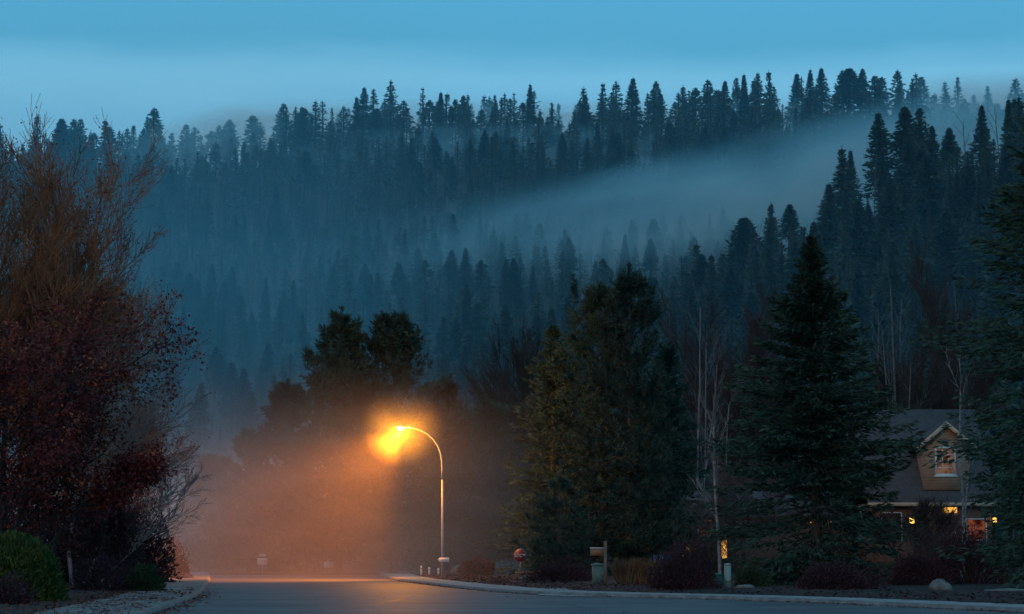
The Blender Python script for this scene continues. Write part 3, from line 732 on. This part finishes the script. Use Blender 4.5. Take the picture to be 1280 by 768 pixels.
bush('barberry_bush', 'dark bush behind the grey boulder right of the spruce', 1148, 86, 2.8, 1.5, 59, 7000, .12, .35, MT['leaf_purple'])
bush('green_bush', 'small green bush right of the pale utility pedestal', 940, 84, 1.5, 1.0, 60, 3000, .12, .35, MT['shrub_dark'])
bush('green_bush', 'small green bush left of the green bin', 882, 83, 1.2, .75, 61, 2400, .12, .35, MT['shrub_dark'])
bush('low_purple_bush', 'low dark bush at the foot of the young pine by the stop sign', 700, 100, 3.2, 1.1, 62, 6000, .13, .35, MT['leaf_purple'])
bush('low_purple_bush', 'low dark bush right behind the lamp post foot', 596, 128, 2.4, 1.3, 63, 4000, .15, .35, MT['leaf_purple'])
bush('brown_bush', 'brown twiggy bush in the yard behind the barberry dome', 880, 104, 4.2, 3.0, 64, 5000, .2, .12, MT['twig_brown'], up=.8)
bush('brown_bush', 'brown twiggy bush under the porch light of the gabled house', 1180, 118, 4.6, 3.1, 65, 7000, .24, .12, MT['twig_brown'], up=.8)
for k, (px, d, w_, h_, mt_, lab) in enumerate(((-5, 92, 5.5, 5.5, 'leaf_purple', 'tall dark purple bush at the left edge behind the red-leaved tree'), (60, 100, 5.5, 4.6, 'shrub_dark', 'tall dark green bush behind the red-leaved trunks'),
        (112, 97, 4.6, 5.2, 'leaf_purple', 'tall dark purple bush behind the pale leaning stems'), (166, 104, 4.0, 4.0, 'leaf_purple', 'dark bush at the end of the left trees against the mist'))):
    bush('tall_bush', lab, px, d, w_, h_, 200+k, 9000, .2, .45, MT[mt_], shell=.6)
for k, (px, d, w_, h_) in enumerate(((258, 163, 6, 2.6), (318, 168, 7, 3.2), (378, 166, 6, 2.4), (436, 170, 7, 3.4), (492, 167, 6, 2.8), (545, 165, 5, 2.6))):
    bush('misty_bush', '%s of the row of dim bushes in the orange mist under the pines' % ['leftmost', 'second from left', 'third from left', 'fourth from left', 'fifth from left', 'rightmost'][k], px, d, w_, h_, 220+k, 5000, .26, .4, MT['shrub_dark'], shell=.6, group='dim bushes in a row under the pines')
# tan ornamental grass
for k, (px, lab) in enumerate(((783, 'left clump of tall tan ornamental grass behind the wooden post'), (806, 'right clump of tall tan ornamental grass left of the barberry'))):
    r_ = np.random.default_rng(70+k); n = 900; a = r_.random(n)*6.28; q = r_.random(n)**.5*.42
    mb = MB(); P = np.stack([np.cos(a)*q, np.sin(a)*q, 0*a], 1); D = np.stack([np.cos(a)*.22, np.sin(a)*.22, 1+0*a], 1)+r_.normal(0, .12, (n, 3))
    L = r_.uniform(.7, 1.35, n); mb.cards(P, D, L, .035, r_, mid=.4)
    o = mb.build('ornamental_grass', MT['grass_tan']); o.location = (GX(px, 90), 90, .2); tag(o, lab, 'grass', 'clumps of ornamental grass')

ob = dict(depth=2, n=7, jit=.028, up=.05, rmin=.008, nc=2, sp0=.25, sp1=.7, lr=.30, first=2, taper=.2, rr=.32, pc=.7)
def birch(label, px, d, top, seed, r=.10, stems=1, m='birch', dense=None):
    H = ZT(top, d); rr = random.Random(seed)
    st = [((rr.uniform(-.15, .15), rr.uniform(-.1, .1), -.2), (rr.uniform(-.12, .12) if i else .01, 0, 1), H*(1 if i == 0 else rr.uniform(.7, .92)), r*(1 if i == 0 else .75)) for i in range(stems)]
    return tree_obj('birch_tree', label, 'birch', GX(px, d), d, seed, st, dict(ob, **(dense or {})), MT[m])
birch('white-trunked bare birch behind the green bin', 901, 92, 530, 81, .11, 1, dense=dict(nc=3, lr=.33))
birch('tall thin bare birch with three stems left of the nearest spruce', 872, 210, 385, 82, .14, 3, 'aspen_far')
birch('tall pale forked birch standing behind the gabled house roof', 1131, 190, 350, 83, .16, 3, 'aspen_far')
birch('bare birch with pale limbs in front of the lit gable', 1204, 112, 488, 84, .09, 2)
birch('faint bare birch far behind the birch with the white trunk', 906, 175, 505, 85, .11, 2, 'aspen_far')
tree_obj('grey_twiggy_tree', 'grey brushy leafless tree between the white birch and the spruce', 'tree', GX(922, 104), 104, 87,
         [((0, 0, -.2), (.1, 0, 1), 4.6, .07), ((.2, .1, -.2), (.35, 0, .9), 4.2, .06), ((-.2, .1, -.2), (-.3, 0, .9), 4.0, .06)], dict(o3, nc=3, rmin=.006), MT['twig_grey'])
tree_obj('brown_leafless_tree', 'brown leafless tree spreading in front of the gabled house porch', 'tree', GX(1143, 124), 124, 88,
         [((0, 0, -.2), (.1, 0, 1), 3.6, .07), ((.3, .1, -.2), (.4, 0, .9), 3.4, .06), ((-.3, .1, -.2), (-.4, 0, .9), 3.3, .06)], dict(o3, nc=3, rmin=.008), MT['twig_brown'])
for k, (px, d, top, lab) in enumerate(((955, 250, 440, 'dim purple-brown leafless tree behind the spruce, left one'), (1165, 230, 400, 'dim purple-brown leafless tree behind the gabled house roof'), (915, 260, 430, 'dim purple-brown leafless tree above the far white birch'), (655, 230, 462, 'rusty dim tree in the haze left of the fir'), (625, 205, 585, 'small dim leafless tree between lamp post and fir'))):
    H = ZT(top, d)
    tree_obj('leafless_tree', lab, 'tree', GX(px, d), d, 90+k, [((0, 0, -.2), (.05, 0, 1), H*.8, .16), ((.3, 0, -.2), (.25, 0, 1), H*.62, .12), ((-.3, 0, -.2), (-.25, 0, 1), H*.62, .12)], dict(o3, nc=3, rmin=.02, sp0=.2, sp1=.5), MT['twig_brown'])
# pale thin trunks seen under the mist at the end of the street
for k, px in enumerate((214, 221, 233, 246, 259, 268, 421, 428, 436)):
    d = 160+k*.7; names = ['first', 'second', 'third', 'fourth', 'fifth', 'sixth', 'seventh', 'eighth', 'ninth']
    mb = MB(); r_ = np.random.default_rng(k); h = r_.uniform(1.4, 2.2)
    mb.tube([(0, 0, -.2), (r_.normal(0, .03), 0, h*.5), (r_.normal(0, .06), 0, h)], [.09, .075, .06], 7)
    mb.tube([(0, 0, h), (0, 0, h+.05)], [.085, .04], 7, 1)
    o = mb.build('wooden_post', [MT['wood'], MT['galv']]); o.location = (GX(px, d), d, .05)
    tag(o, '%s wooden post from the left in the row fading into pink mist' % names[k], 'post', 'wooden posts at the far end of the street')

# ------------------------------------------------------------------ street lamp
LD = 121.0
LX = GX(553, LD)
lamp = thing('street_lamp', 'tall steel street lamp with curved arm and glowing orange head', 'street lamp', (LX, LD, .13))
def L3(px, py): p = W(px, py, LD); return (p[0]-LX, 0, p[2]-.13)
MB().tube([(0, 0, .03), (0, 0, 2), L3(553, 600)], [.095, .085, .068], 14).build('pole', MT['galv'], lamp, True)
arm = [L3(*p) for p in ((553, 600), (553, 588), (552.6, 577), (551, 567), (547.5, 557.5), (542, 549.5), (534.5, 542.5), (526, 538), (517, 535.3), (509, 534.4))]
arm = [(x*1.0, 0, z+.002) for x, y, z in arm]
MB().tube(arm, np.linspace(.068, .042, len(arm)), 12).build('arm', MT['galv'], lamp, True)
b = MB(); b.box((-.2, -.2, -.02), (.2, .2, .03));
for sx in (-.14, .14):
    for sy in (-.14, .14): b.tube([(sx, sy, .02), (sx, sy, .08)], .02, 6)
b.build('base_plate', MT['galv'], lamp)
hp = L3(509, 534.4)
hd = MB(); n = 9; xs = np.linspace(.06, -.66, n); ww = [.05, .075, .12, .16, .175, .175, .16, .12, .05]
ring = []
for x, w_ in zip(xs, ww):
    for j in range(12):
        a_ = 2*PI*j/12; zz = math.sin(a_)*w_*(.62 if math.sin(a_) > 0 else .28); ring.append((hp[0]+x, math.cos(a_)*w_, hp[2]+zz+(.06+x)*.10*-1))
hd.add(ring, [(i*12+j, i*12+(j+1) % 12, (i+1)*12+(j+1) % 12, (i+1)*12+j) for i in range(n-1) for j in range(12)])
ho = hd.build('lamp_head', MT['galv'], lamp, True)
ls = MB(); rows = []
for i in range(6):
    ph_ = i/5*PI/2; rr = .17*math.cos(ph_); 
    for j in range(14): rows.append((hp[0]-.40+math.cos(2*PI*j/14)*rr*1.35, math.sin(2*PI*j/14)*rr, hp[2]-.015-.17*math.sin(ph_)))
ls.add(rows, [(i*14+j, i*14+(j+1) % 14, (i+1)*14+(j+1) % 14, (i+1)*14+j) for i in range(5) for j in range(14)])
lo = ls.build('lens', MT['lens'], ho, True)
li = bpy.data.lights.new('lamp_light', 'SPOT'); li.energy = 30000; li.color = (1, .25, .01); li.spot_size = math.radians(104); li.spot_blend = 1.0; li.shadow_soft_size = .12
lio = bpy.data.objects.new('lamp_light', li); COL.objects.link(lio); lpos = Vector((LX+hp[0]-.40, LD, .13+hp[2]-.30)); lio.location = lpos
lio.rotation_euler = (Vector((-.95, .05, -1.0))).to_track_quat('-Z', 'Y').to_euler()
pi_ = bpy.data.lights.new('lamp_bulb', 'POINT'); pi_.energy = 4200; pi_.color = (1, .33, .012); pi_.shadow_soft_size = .12
pio = bpy.data.objects.new('lamp_bulb', pi_); COL.objects.link(pio); pio.location = lpos

# ------------------------------------------------------------------ signs, posts, boxes
def text(parent, s, x, y, z, size, m, rz=0):
    cu = bpy.data.curves.new('lettering', 'FONT'); cu.body = s; cu.size = size; cu.align_x = 'CENTER'; cu.align_y = 'CENTER'; cu.extrude = .002
    tmp = bpy.data.objects.new('lettering', cu); COL.objects.link(tmp); me = bpy.data.meshes.new_from_object(tmp, depsgraph=bpy.context.evaluated_depsgraph_get())
    bpy.data.objects.remove(tmp); bpy.data.curves.remove(cu); me.materials.clear(); me.materials.append(m)
    o = link('lettering', me, parent)
    o.location = (x, y, z); o.rotation_euler = (PI/2, 0, 0); return o
def board_sign(name, label, px, py, d, w_, h_, m, txt, tm, cat='sign', extra=None, post=True):
    c = W(px, py, d); t = thing(name, label, cat, (c[0], d, .1)); z = c[2]-.1
    if post: MB().tube([(0, .05, -.1), (0, .05, z+h_*.3)], .035, 8).build('post', MT['galv'], t)
    f = MB().box((-w_/2, -.015, z-h_/2), (w_/2, .01, z+h_/2)).build('panel', m, t)
    for (s, dz, sz) in txt: text(f, s, 0, -.019, z+dz, sz, tm)
    if extra: f2 = MB().box((-extra[0]/2, -.015, z+h_/2+.12), (extra[0]/2, .01, z+h_/2+.12+extra[1])).build('upper_panel', m, t)
    return t
board_sign('street_sign', 'distant pale sign with a small plate above, left one in the mist', 328, 702, 154, .74, .48, MT['sign_white'], [('EW', 0, .38)], MT['sign_red'], extra=(.5, .2))
board_sign('street_sign', 'distant pale rectangular sign, right one in the mist', 411, 706, 151, .76, .5, MT['sign_white'], [('- - -', .09, .2), ('- - -', -.12, .2)], MT['black'])
t = thing('marker_post', 'slim pale post with an orange diamond top between the distant signs', 'post', (GX(347, 156), 156, .1))
zt = ZT(682, 156)-.1
MB().tube([(0, 0, -.1), (0, 0, zt)], [.10, .085], 8).build('post', MT['wood'], t)
MB().prism([(0, zt-.45), (.34, zt), (0, zt+.4), (-.34, zt)], -.14, -.10).build('diamond_panel', MT['sign_orange'], t)
# sign on the lamp post
t = thing('street_sign', 'small pale arrow sign strapped to the lamp post', 'sign', (LX+.10, LD, .13)); z = ZT(700, LD)-.13
MB().prism([(-.38, z), (-.27, z+.13), (.30, z+.13), (.30, z-.13), (-.27, z-.13)], -.15, -.125).build('panel', MT['sign_white'], t)
text(t, '- - -', 0, -.155, z, .18, MT['black'])
MB().tube([(-.10, 0, z-.07), (-.10, 0, z+.07)], .125, 12).build('strap', MT['galv'], t)
# stop sign
c = W(650, 697, 116); t = thing('stop_sign', 'red octagonal stop sign at the corner right of the lamp post', 'stop sign', (c[0], 116, .1), math.radians(-22)); z = c[2]-.1+.10
MB().box((-.03, .03, -.1), (.03, .07, z+.4)).build('post', MT['galv'], t)
oc = [(.40*math.cos(PI/8+k*PI/4), z+.40*math.sin(PI/8+k*PI/4)) for k in range(8)]; oc2 = [(.365*math.cos(PI/8+k*PI/4), z+.365*math.sin(PI/8+k*PI/4)) for k in range(8)]
MB().prism(oc, 0, .02).build('border', MT['galv'], t)
pn = MB().prism(oc2, -.008, -.003).build('panel', MT['sign_red'], t); text(pn, 'STOP', 0, -.012, z, .27, MT['sign_white'])
# rail + stone below
c = W(652, 719, 108); t = thing('rail_fence', 'low orange wooden rail between two short posts below the stop sign', 'rail', (c[0], 108, .1))
for x in (-.1, 1.55): MB().tube([(x, .06, -.1), (x, .06, .72)], .07, 8).build('post', MT['wood'], t)
MB().tube([(-.35, -.02, .44), (.7, -.03, .50), (1.85, -.02, .60)], .055, 8).build('rail', MT['wood_rail'], t)
def rock(name, label, px, d, w_, h_, seed, m=MT['rock']):
    r_ = np.random.default_rng(seed); nu, nv = 16, 10; V = []
    k = r_.normal(size=(5, 3)); ph = r_.random(5)*6
    for i in range(nv+1):
        for j in range(nu):
            th = PI*i/nv; a_ = 2*PI*j/nu; dd = np.array([math.sin(th)*math.cos(a_), math.sin(th)*math.sin(a_), math.cos(th)])
            q = .95+.16*sum(math.sin(2.2*float(dd@k[n_])+ph[n_]) for n_ in range(5))/2+.10*sum(math.sin(5.1*float(dd@k[n_])+2*ph[n_]) for n_ in range(5))/2
            V.append(dd*q*np.array([w_/2, w_/2.4, h_*.62])+np.array([0, 0, h_*.35]))
    F = [(i*nu+j, i*nu+(j+1) % nu, (i+1)*nu+(j+1) % nu, (i+1)*nu+j) for i in range(nv) for j in range(nu)]
    o = MB().add(V, F).build(name, m); o.location = (GX(px, d), d, .2); tag(o, label, 'boulder'); return o
rock('boulder', 'rounded grey boulder beside the right pavement below the gabled house', 1176, 74, .80, .46, 1)
rock('flat_rock', 'low flat pale rock beside the pavement at the right edge', 1256, 72, 1.7, .16, 2)
rock('small_rock', 'small grey rock under the low orange rail', 655, 104, .5, .25, 3)
rock('small_rock', 'flat pale rock right of the pale utility pedestal', 930, 79, .8, .2, 4)
# utility cabinet
c = GX(749, 92); t = thing('utility_cabinet', 'pale green utility cabinet behind the wooden post', 'cabinet', (c, 92, .15))
MB().box((-.32, -.3, 0), (.32, .3, .9), tz=.015).build('body', MT['util'], t)
MB().prism([(-.36, .902), (-.34, .96), (-.1, 1.02), (.34, .95), (.36, .902)], -.34, .34).build('lid', MT['util'], t)
MB().box((.12, -.325, .45), (.16, -.303, .60)).build('latch', MT['galv'], t)
# mailbox post with board
t = thing('wooden_post_sign', 'brown wooden post with a reddish board on its left', 'sign post', (GX(757, 88), 88, .15))
MB().box((-.07, -.07, -.1), (.07, .07, 1.95)).box((-.085, -.085, 1.952), (.085, .085, 1.99), tz=.03).build('post', MT['wood'], t)
MB().box((-.66, -.04, 1.35), (-.072, .0, 1.66)).build('board', MT['wood_rail'], t)
MB().box((-.68, -.06, 1.663), (-.072, .02, 1.70)).build('board_cap', MT['white'], t)
# small blue sign
board_sign('blue_sign', 'small blue yard sign with white lettering behind the barberry dome', 828, 700, 96, .88, .46, MT['sign_blue'], [('- - -', .10, .2), ('- - - -', -.10, .2)], MT['white'])
# pedestal and bin
t = thing('utility_pedestal', 'pale green upright utility pedestal next to the green bin', 'pedestal', (GX(910, 80), 80, .18))
MB().tube([(0, 0, -.1), (0, 0, .95)], .135, 16).build('body', MT['pedestal'], t, True)
MB().tube([(0, 0, .952), (0, 0, 1.0), (0, 0, 1.03)], [.15, .14, .06], 16).build('cap', MT['pedestal'], t, True)
MB().box((-.1, -.16, .3), (.1, -.137, .42)).build('plate', MT['galv'], t)
t = thing('green_bin', 'short dark green plastic bin left of the pale pedestal', 'bin', (GX(896, 81), 81, .18))
MB().box((-.17, -.17, -.02), (.17, .17, .55), tz=-.03).build('body', MT['bin_green'], t)
MB().box((-.22, -.22, .552), (.22, .22, .62), tz=.06).build('lid', MT['bin_green'], t)
# short white bollards by the lamp
for px, h, lab in ((526.5, .62, 'leftmost and brightest of three short white posts by the lamp'), (536.5, .52, 'middle one of three short white posts left of the lamp post'), (548, .45, 'dimmest of three short posts, nearest the lamp post')):
    mb = MB().tube([(0, 0, -.05), (0, 0, h), (0, 0, h+.05)], [.075, .075, .04], 12); mb.tube([(0, 0, h*.72), (0, 0, h*.86)], .079, 12, 1)
    o = mb.build('bollard', [MT['white'], MT['galv']]); o.location = (GX(px, 134), 134, .12); tag(o, lab, 'bollard', 'short white posts by the lamp')
rock('small_rock', 'pale weathered boulder on the verge behind the lamp', 575, 140, 1.2, .6, 9)
# ------------------------------------------------------------------ houses
HD = 134.0
def hx(px): return W(px, 600, HD)[0]
def hz(py): return ZT(py, HD)
hc = hx(1186)
house = thing('gabled_house', 'brown house with an ochre dormer gable and white-framed window', 'house', (hc, HD, .1))
def X(px): return hx(px)-hc
def Z(py): return hz(py)-.1
xl, xr = X(1085), X(1248); ez, rz_ = Z(628), Z(513)
MB().box((xl+.3, 1.0, -.2), (xr-.3, 9, ez-.05)).build('wall', MT['siding_dark'], house)
# main roof: ridge left-right
rf = MB(); y0, ym, y1 = .2, 6.2, 12.2
V = [(xl, y0, ez), (xr, y0, ez), (xr, ym, rz_+.5), (xl, ym, rz_+.5), (xl, y1, ez), (xr, y1, ez)]
V2 = [(x, y, z-.22) for x, y, z in V]
rf.add(V+V2, [(0, 1, 2, 3), (3, 2, 5, 4), (6, 9, 8, 7), (9, 10, 11, 8), (0, 6, 7, 1), (1, 7, 8, 2), (2, 8, 11, 5), (0, 3, 9, 6), (3, 4, 10, 9), (4, 5, 11, 10)])
roof = rf.build('roof', MT['shingle'], house)
MB().box((xl, y0-.06, ez-.26), (xr, y0-.004, ez-.02)).build('gutter', MT['trim'], roof)
# dormer
dl, dr, dp = X(1158), X(1214), Z(528)
de = Z(560); cx_ = (dl+dr)/2
wall = MB(); wb = Z(612)
slope = (dp-de)/((dr-dl)/2+.5)
wt = dp-slope*(dr-dl)/2-.05
dormer = wall.prism([(dl, wb), (dr, wb), (dr, wt), (cx_, dp-.05), (dl, wt)], -.15, 5.5).build('dormer', MT['siding'], house)
rfd = MB(); ov = .55
for sgn in (-1, 1):
    a_ = (cx_, dp+.06); e_ = (cx_+sgn*((dr-dl)/2+ov), dp+.06-slope*((dr-dl)/2+ov))
    poly = [a_, e_, (e_[0], e_[1]-.16), (cx_, dp-.10)]
    rfd.prism(poly, -.62, 5.6)
rfd.build('dormer_roof', MT['shingle'], house)
fb = MB()
for sgn in (-1, 1):
    e_ = (cx_+sgn*((dr-dl)/2+ov+.02), dp+.10-slope*((dr-dl)/2+ov))
    fb.prism([(cx_, dp+.10), e_, (e_[0], e_[1]-.33), (cx_, dp-.24)], -.68, -.625)
fb.build('bargeboard', MT['trim'], house)
# dormer window
wl, wr, wb_, wt_ = X(1172.5), X(1198.5), Z(594), Z(558)
def frame(mb, l, r, b_, t_, y, th=.11, dp_=.06):
    return mb.box((l, y-dp_, b_), (r, y, b_+th)).box((l, y-dp_, t_-th), (r, y, t_)).box((l, y-dp_, b_+th+.001), (l+th, y, t_-th-.001)).box((r-th, y-dp_, b_+th+.001), (r, y, t_-th-.001))
win = frame(MB(), wl, wr, wb_, wt_, -.152).build('window', MT['white'], house)
MB().box((wl+.1, -.175, wb_+.1), (wr-.1, -.157, wt_-.1)).build('pane', MT['gable_glow'], win)
gm = MB()
for q in (1/3, 2/3): gm.box((wl+.11+(wr-wl-.22)*q-.018, -.19, wb_+.11), (wl+.11+(wr-wl-.22)*q+.018, -.178, wt_-.11))
for q in (.25, .5, .75): gm.box((wl+.11, -.2, wb_+.11+(wt_-wb_-.22)*q-.018), (wr-.11, -.191, wb_+.11+(wt_-wb_-.22)*q+.018))
gm.build('glazing_bar', MT['white'], win)
MB().box((wl-.08, -.24, wb_-.09), (wr+.08, -.154, wb_-.002)).build('sill', MT['white'], win)
# porch: lit panel under the eave, front door
pl = MB().box((X(1183), .9, Z(641)), (X(1199), .99, Z(634))).build('transom_window', MT['porch'], house)
door = MB().box((X(1180), .93, 0), (X(1201), .998, Z(645))).build('door', MT['wood'], house)
for o_ in list(house.children):
    if o_.name.split('.')[0] in ('dormer', 'dormer_roof', 'bargeboard', 'window'): o_.location.y = .95
MB().tube([(X(1183), .9, 1.0), (X(1183), .84, 1.0)], .04, 8).build('handle', MT['brass'], door)
# ground-floor window, warm, through the twigs
wd = frame(MB(), X(1210), X(1236), Z(676), Z(648), .998, .07, .05).build('window', MT['white'], house)
MB().box((X(1212), .962, Z(674)), (X(1234), .99, Z(650))).build('pane', MT['curtain_glow'], wd)
wd = frame(MB(), X(1104), X(1130), Z(676), Z(640), .998, .07, .05).build('window', MT['white'], house)
MB().box((X(1106), .962, Z(674)), (X(1128), .99, Z(642))).build('pane', MT['curtain'], wd)
def lantern(px, py, lab, d=HD, sc=1.0, y=.98):
    c = W(px, py, d); t = thing('wall_lantern', lab, 'lantern', (c[0], d+y, c[2]), 0, 'lit wall lanterns on the houses'); r = .13*sc
    MB().box((-.05, -.04, -.12), (.05, -.003, .12)).build('bracket', MT['brass'], t)
    MB().tube([(0, -.18, -r*1.2), (0, -.18, -r), (0, -.18, r), (0, -.18, r*1.2)], [r*.3, r, r, r*.3], 10).build('glass', MT['bulb'], t)
    MB().tube([(0, -.18, r*1.21), (0, -.18, r*1.8)], [r*1.3, r*.2], 10).build('cap', MT['brass'], t)
lantern(1139, 651, 'lit wall lantern just right of the nearest spruce', d=108, y=0)
lantern(1247, 650, 'lit wall lantern at the right between the barberry and the edge spruce', d=HD, sc=1.0)

# second house, low, behind the spruce
H2 = 140.0; c2 = W(960, 600, H2)[0]
h2 = thing('low_house', 'low dark house half hidden between the big pine and spruce', 'house', (c2, H2, .1))
def X2(px): return W(px, 660, H2)[0]-c2
def Z2(py): return ZT(py, H2)-.1
MB().box((X2(842), 0, -.2), (X2(1065), 8, Z2(642))).build('wall', MT['siding_dark'], h2)
V = [(X2(832), -.7, Z2(645)), (X2(1075), -.7, Z2(645)), (X2(1060), 4, Z2(612)), (X2(850), 4, Z2(612)), (X2(832), 8.7, Z2(645)), (X2(1075), 8.7, Z2(645))]
V2 = [(x, y, z-.18) for x, y, z in V]
MB().add(V+V2, [(0, 1, 2, 3), (3, 2, 5, 4), (6, 9, 8, 7), (9, 10, 11, 8), (0, 6, 7, 1), (1, 7, 8, 2), (2, 8, 11, 5), (0, 3, 9, 6), (3, 4, 10, 9), (4, 5, 11, 10)]).build('roof', MT['shingle'], h2)
for (a_, b_, c_, e_) in ((900, 909, 699, 668), (1012, 1026, 656, 643), (1034, 1043, 655, 643), (850, 863, 696, 681), (872, 890, 676, 650)):
    f = frame(MB(), X2(a_), X2(b_), Z2(c_), Z2(e_), -.004, .05, .05).build('window', MT['white'], h2)
    MB().box((X2(a_)+.05, -.04, Z2(c_)+.05), (X2(b_)-.05, -.008, Z2(e_)-.05)).build('pane', MT['warm_glow'] if a_ != 872 else MT['curtain_glow'], f)

# ------------------------------------------------------------------ mist and haze
def vol(name, label, lo, hi, dens, color, mode, aniso=0.0, nscale=1.0, nmap=(1, 1, 1), n0=.35, n1=.75, floor=0.0, rot=(0, 0, 0), step=1.0, extra=None):
    """a bounded body of mist; mode builds the density profile from object-space position (-1..1 in each axis)"""
    m, nt, N, K = new_mat(name+'_mist')
    out = N.new('ShaderNodeOutputMaterial'); vs = N.new('ShaderNodeVolumeScatter'); vs.inputs['Color'].default_value = (*color, 1); vs.inputs['Anisotropy'].default_value = aniso
    K.new(vs.outputs[0], out.inputs['Volume'])
    tc = N.new('ShaderNodeTexCoord'); sp = N.new('ShaderNodeSeparateXYZ'); K.new(tc.outputs['Object'], sp.inputs[0])
    def M(op, a, b=None, c=None):
        n = N.new('ShaderNodeMath'); n.operation = op
        for i, v in enumerate((a, b, c)):
            if v is None: continue
            if isinstance(v, (int, float)): n.inputs[i].default_value = v
            else: K.new(v, n.inputs[i])
        return n.outputs[0]
    def SS(v, a, b):
        n = N.new('ShaderNodeMapRange'); n.interpolation_type = 'SMOOTHSTEP'; n.inputs['From Min'].default_value = a; n.inputs['From Max'].default_value = b
        K.new(v, n.inputs[0]); return n.outputs[0]
    x, y, z = sp.outputs
    prof = mode(M, SS, x, y, z)
    if nscale:
        geo = N.new('ShaderNodeTexCoord'); mp = N.new('ShaderNodeMapping'); mp.inputs['Scale'].default_value = nmap; K.new(geo.outputs['Object'], mp.inputs[0])
        nz = N.new('ShaderNodeTexNoise'); nz.inputs['Scale'].default_value = nscale; nz.inputs['Detail'].default_value = 3; nz.inputs['Roughness'].default_value = .55; K.new(mp.outputs[0], nz.inputs['Vector'])
        q = SS(nz.outputs[0], n0, n1); q = M('MULTIPLY_ADD', q, 1-floor, floor); prof = M('MULTIPLY', prof, q)
    K.new(M('MULTIPLY', prof, dens), vs.inputs['Density'])
    m.cycles.volume_step_rate = step
    o = MB().box((-1, -1, -1), (1, 1, 1)).build(name, m)
    lo, hi = Vector(lo), Vector(hi); o.location = (lo+hi)/2; o.scale = (hi-lo)/2; o.rotation_euler = rot
    tag(o, label, 'mist', kind='stuff'); return o
BLUE = (.44, .86, 1.0)
HAZE = (.26, .74, .95)
def ell(M, SS, x, y, z):
    r2 = M('ADD', M('ADD', M('MULTIPLY', x, x), M('MULTIPLY', y, y)), M('MULTIPLY', z, z)); return SS(M('SUBTRACT', 1.0, r2), 0.0, .8)
# valley haze: thick low and far, thinning upward
vol('valley_haze', 'thin blue haze filling the valley in front of the mountain', (-460, 300, -5), (460, 1560, 330), 0.0034, HAZE, aniso=.3, mode=
    lambda M, SS, x, y, z: M('MULTIPLY', M('MULTIPLY_ADD', M('MAXIMUM', SS(y, -.46, -.05), M('MULTIPLY', SS(x, .03, -.18), SS(y, -.8, -.5))), .87, .13), M('MULTIPLY_ADD', M('SUBTRACT', 1.0, SS(z, -.9, .1)), .92, .08)), nscale=None, step=1.0)
# fog river lying behind the right hill
c = W(985, 246, 860)
o = vol('fog_bank', 'pale fog bank drifting diagonally behind the wooded hill', (c[0]-215, 735, c[2]-29), (c[0]+215, 1010, c[2]+29), .022, BLUE, aniso=.4, mode=ell,
        nscale=1.6, nmap=(1.7, 1, .9), n0=.34, n1=.66, floor=.14, rot=(0, -math.radians(12.5), 0), step=.6)
c = W(640, 330, 960)
vol('fog_bank', 'faint fog tail spreading down the middle of the mountain slope', (c[0]-170, 850, c[2]-32), (c[0]+150, 1000, c[2]+32), .006, BLUE, aniso=.4, mode=ell, nscale=1.3, n0=.25, n1=.7, floor=.3, rot=(0, -math.radians(13), 0), step=.6)
# ridge mist
c = W(800, 145, 1405)
vol('ridge_mist', 'wisps of mist hanging among the skyline trees', (-240, 1385, c[2]-30), (390, 1470, c[2]+17), .040, BLUE, aniso=.4, mode=
    lambda M, SS, x, y, z: M('MULTIPLY', M('MULTIPLY', SS(M('ABSOLUTE', z), 1.0, .2), SS(M('ABSOLUTE', y), 1.0, .4)), M('MULTIPLY', SS(x, -1, -.7), SS(x, 1.0, .8))), nscale=2.2, nmap=(4.5, 1, 1.3), n0=.36, n1=.62, floor=.18, step=.8)
c = W(1270, 140, 1380)
vol('ridge_mist', 'pale mist veiling the skyline trees at the right', (c[0]-120, 1300, c[2]-32), (c[0]+90, 1440, c[2]+28), .016, BLUE, aniso=.4, mode=ell, nscale=1.6, n0=.3, n1=.7, floor=.3, step=.5)
c = W(245, 195, 1330)
vol('ridge_mist', 'soft mist patch below the skyline at the left', (c[0]-75, 1270, c[2]-30), (c[0]+75, 1340, c[2]+26), .022, BLUE, aniso=.4, mode=ell, nscale=1.6, n0=.25, n1=.7, floor=.25, rot=(0, -math.radians(16), 0), step=.5)
c = W(640, 215, 1250)
vol('ridge_mist', 'thin streaks of mist between trees below the middle skyline', (c[0]-170, 1200, c[2]-28), (c[0]+170, 1330, c[2]+36), .022, BLUE, aniso=.4, mode=ell, nscale=2.2, nmap=(3, 1, 1.4), n0=.4, n1=.68, floor=.05, step=.5)
# street mist around the lamp
vol('street_mist', 'low mist over the end of the street, glowing orange under the lamp', (-44, 98, -.5), (5, 205, 14.5), .0135, (1.0, .88, .80),
    lambda M, SS, x, y, z: M('MULTIPLY', M('MULTIPLY', SS(z, .9, -.45), SS(M('ABSOLUTE', y), 1.0, .75)), M('MULTIPLY', SS(x, -1.0, -.75), SS(x, 1.0, .35))),
    aniso=.15, nscale=1.5, nmap=(1, 1, 1), n0=.3, n1=.7, floor=.45, step=.5)
c = lpos
vol('lamp_halo_puff', 'added puff of mist that makes the yellow halo around the lamp head', (c[0]-2.7, LD-2.7, c[2]-2.3), (c[0]+2.9, LD+2.7, c[2]+3.1), .021, (1.0, .95, .9), ell, nscale=None, step=1.0)  # extra scatter volume added to shape the halo, standing in for camera bloom
print('TREES', len(trees), 'tris approx', sum(len(m.polygons) for m in bpy.data.meshes))
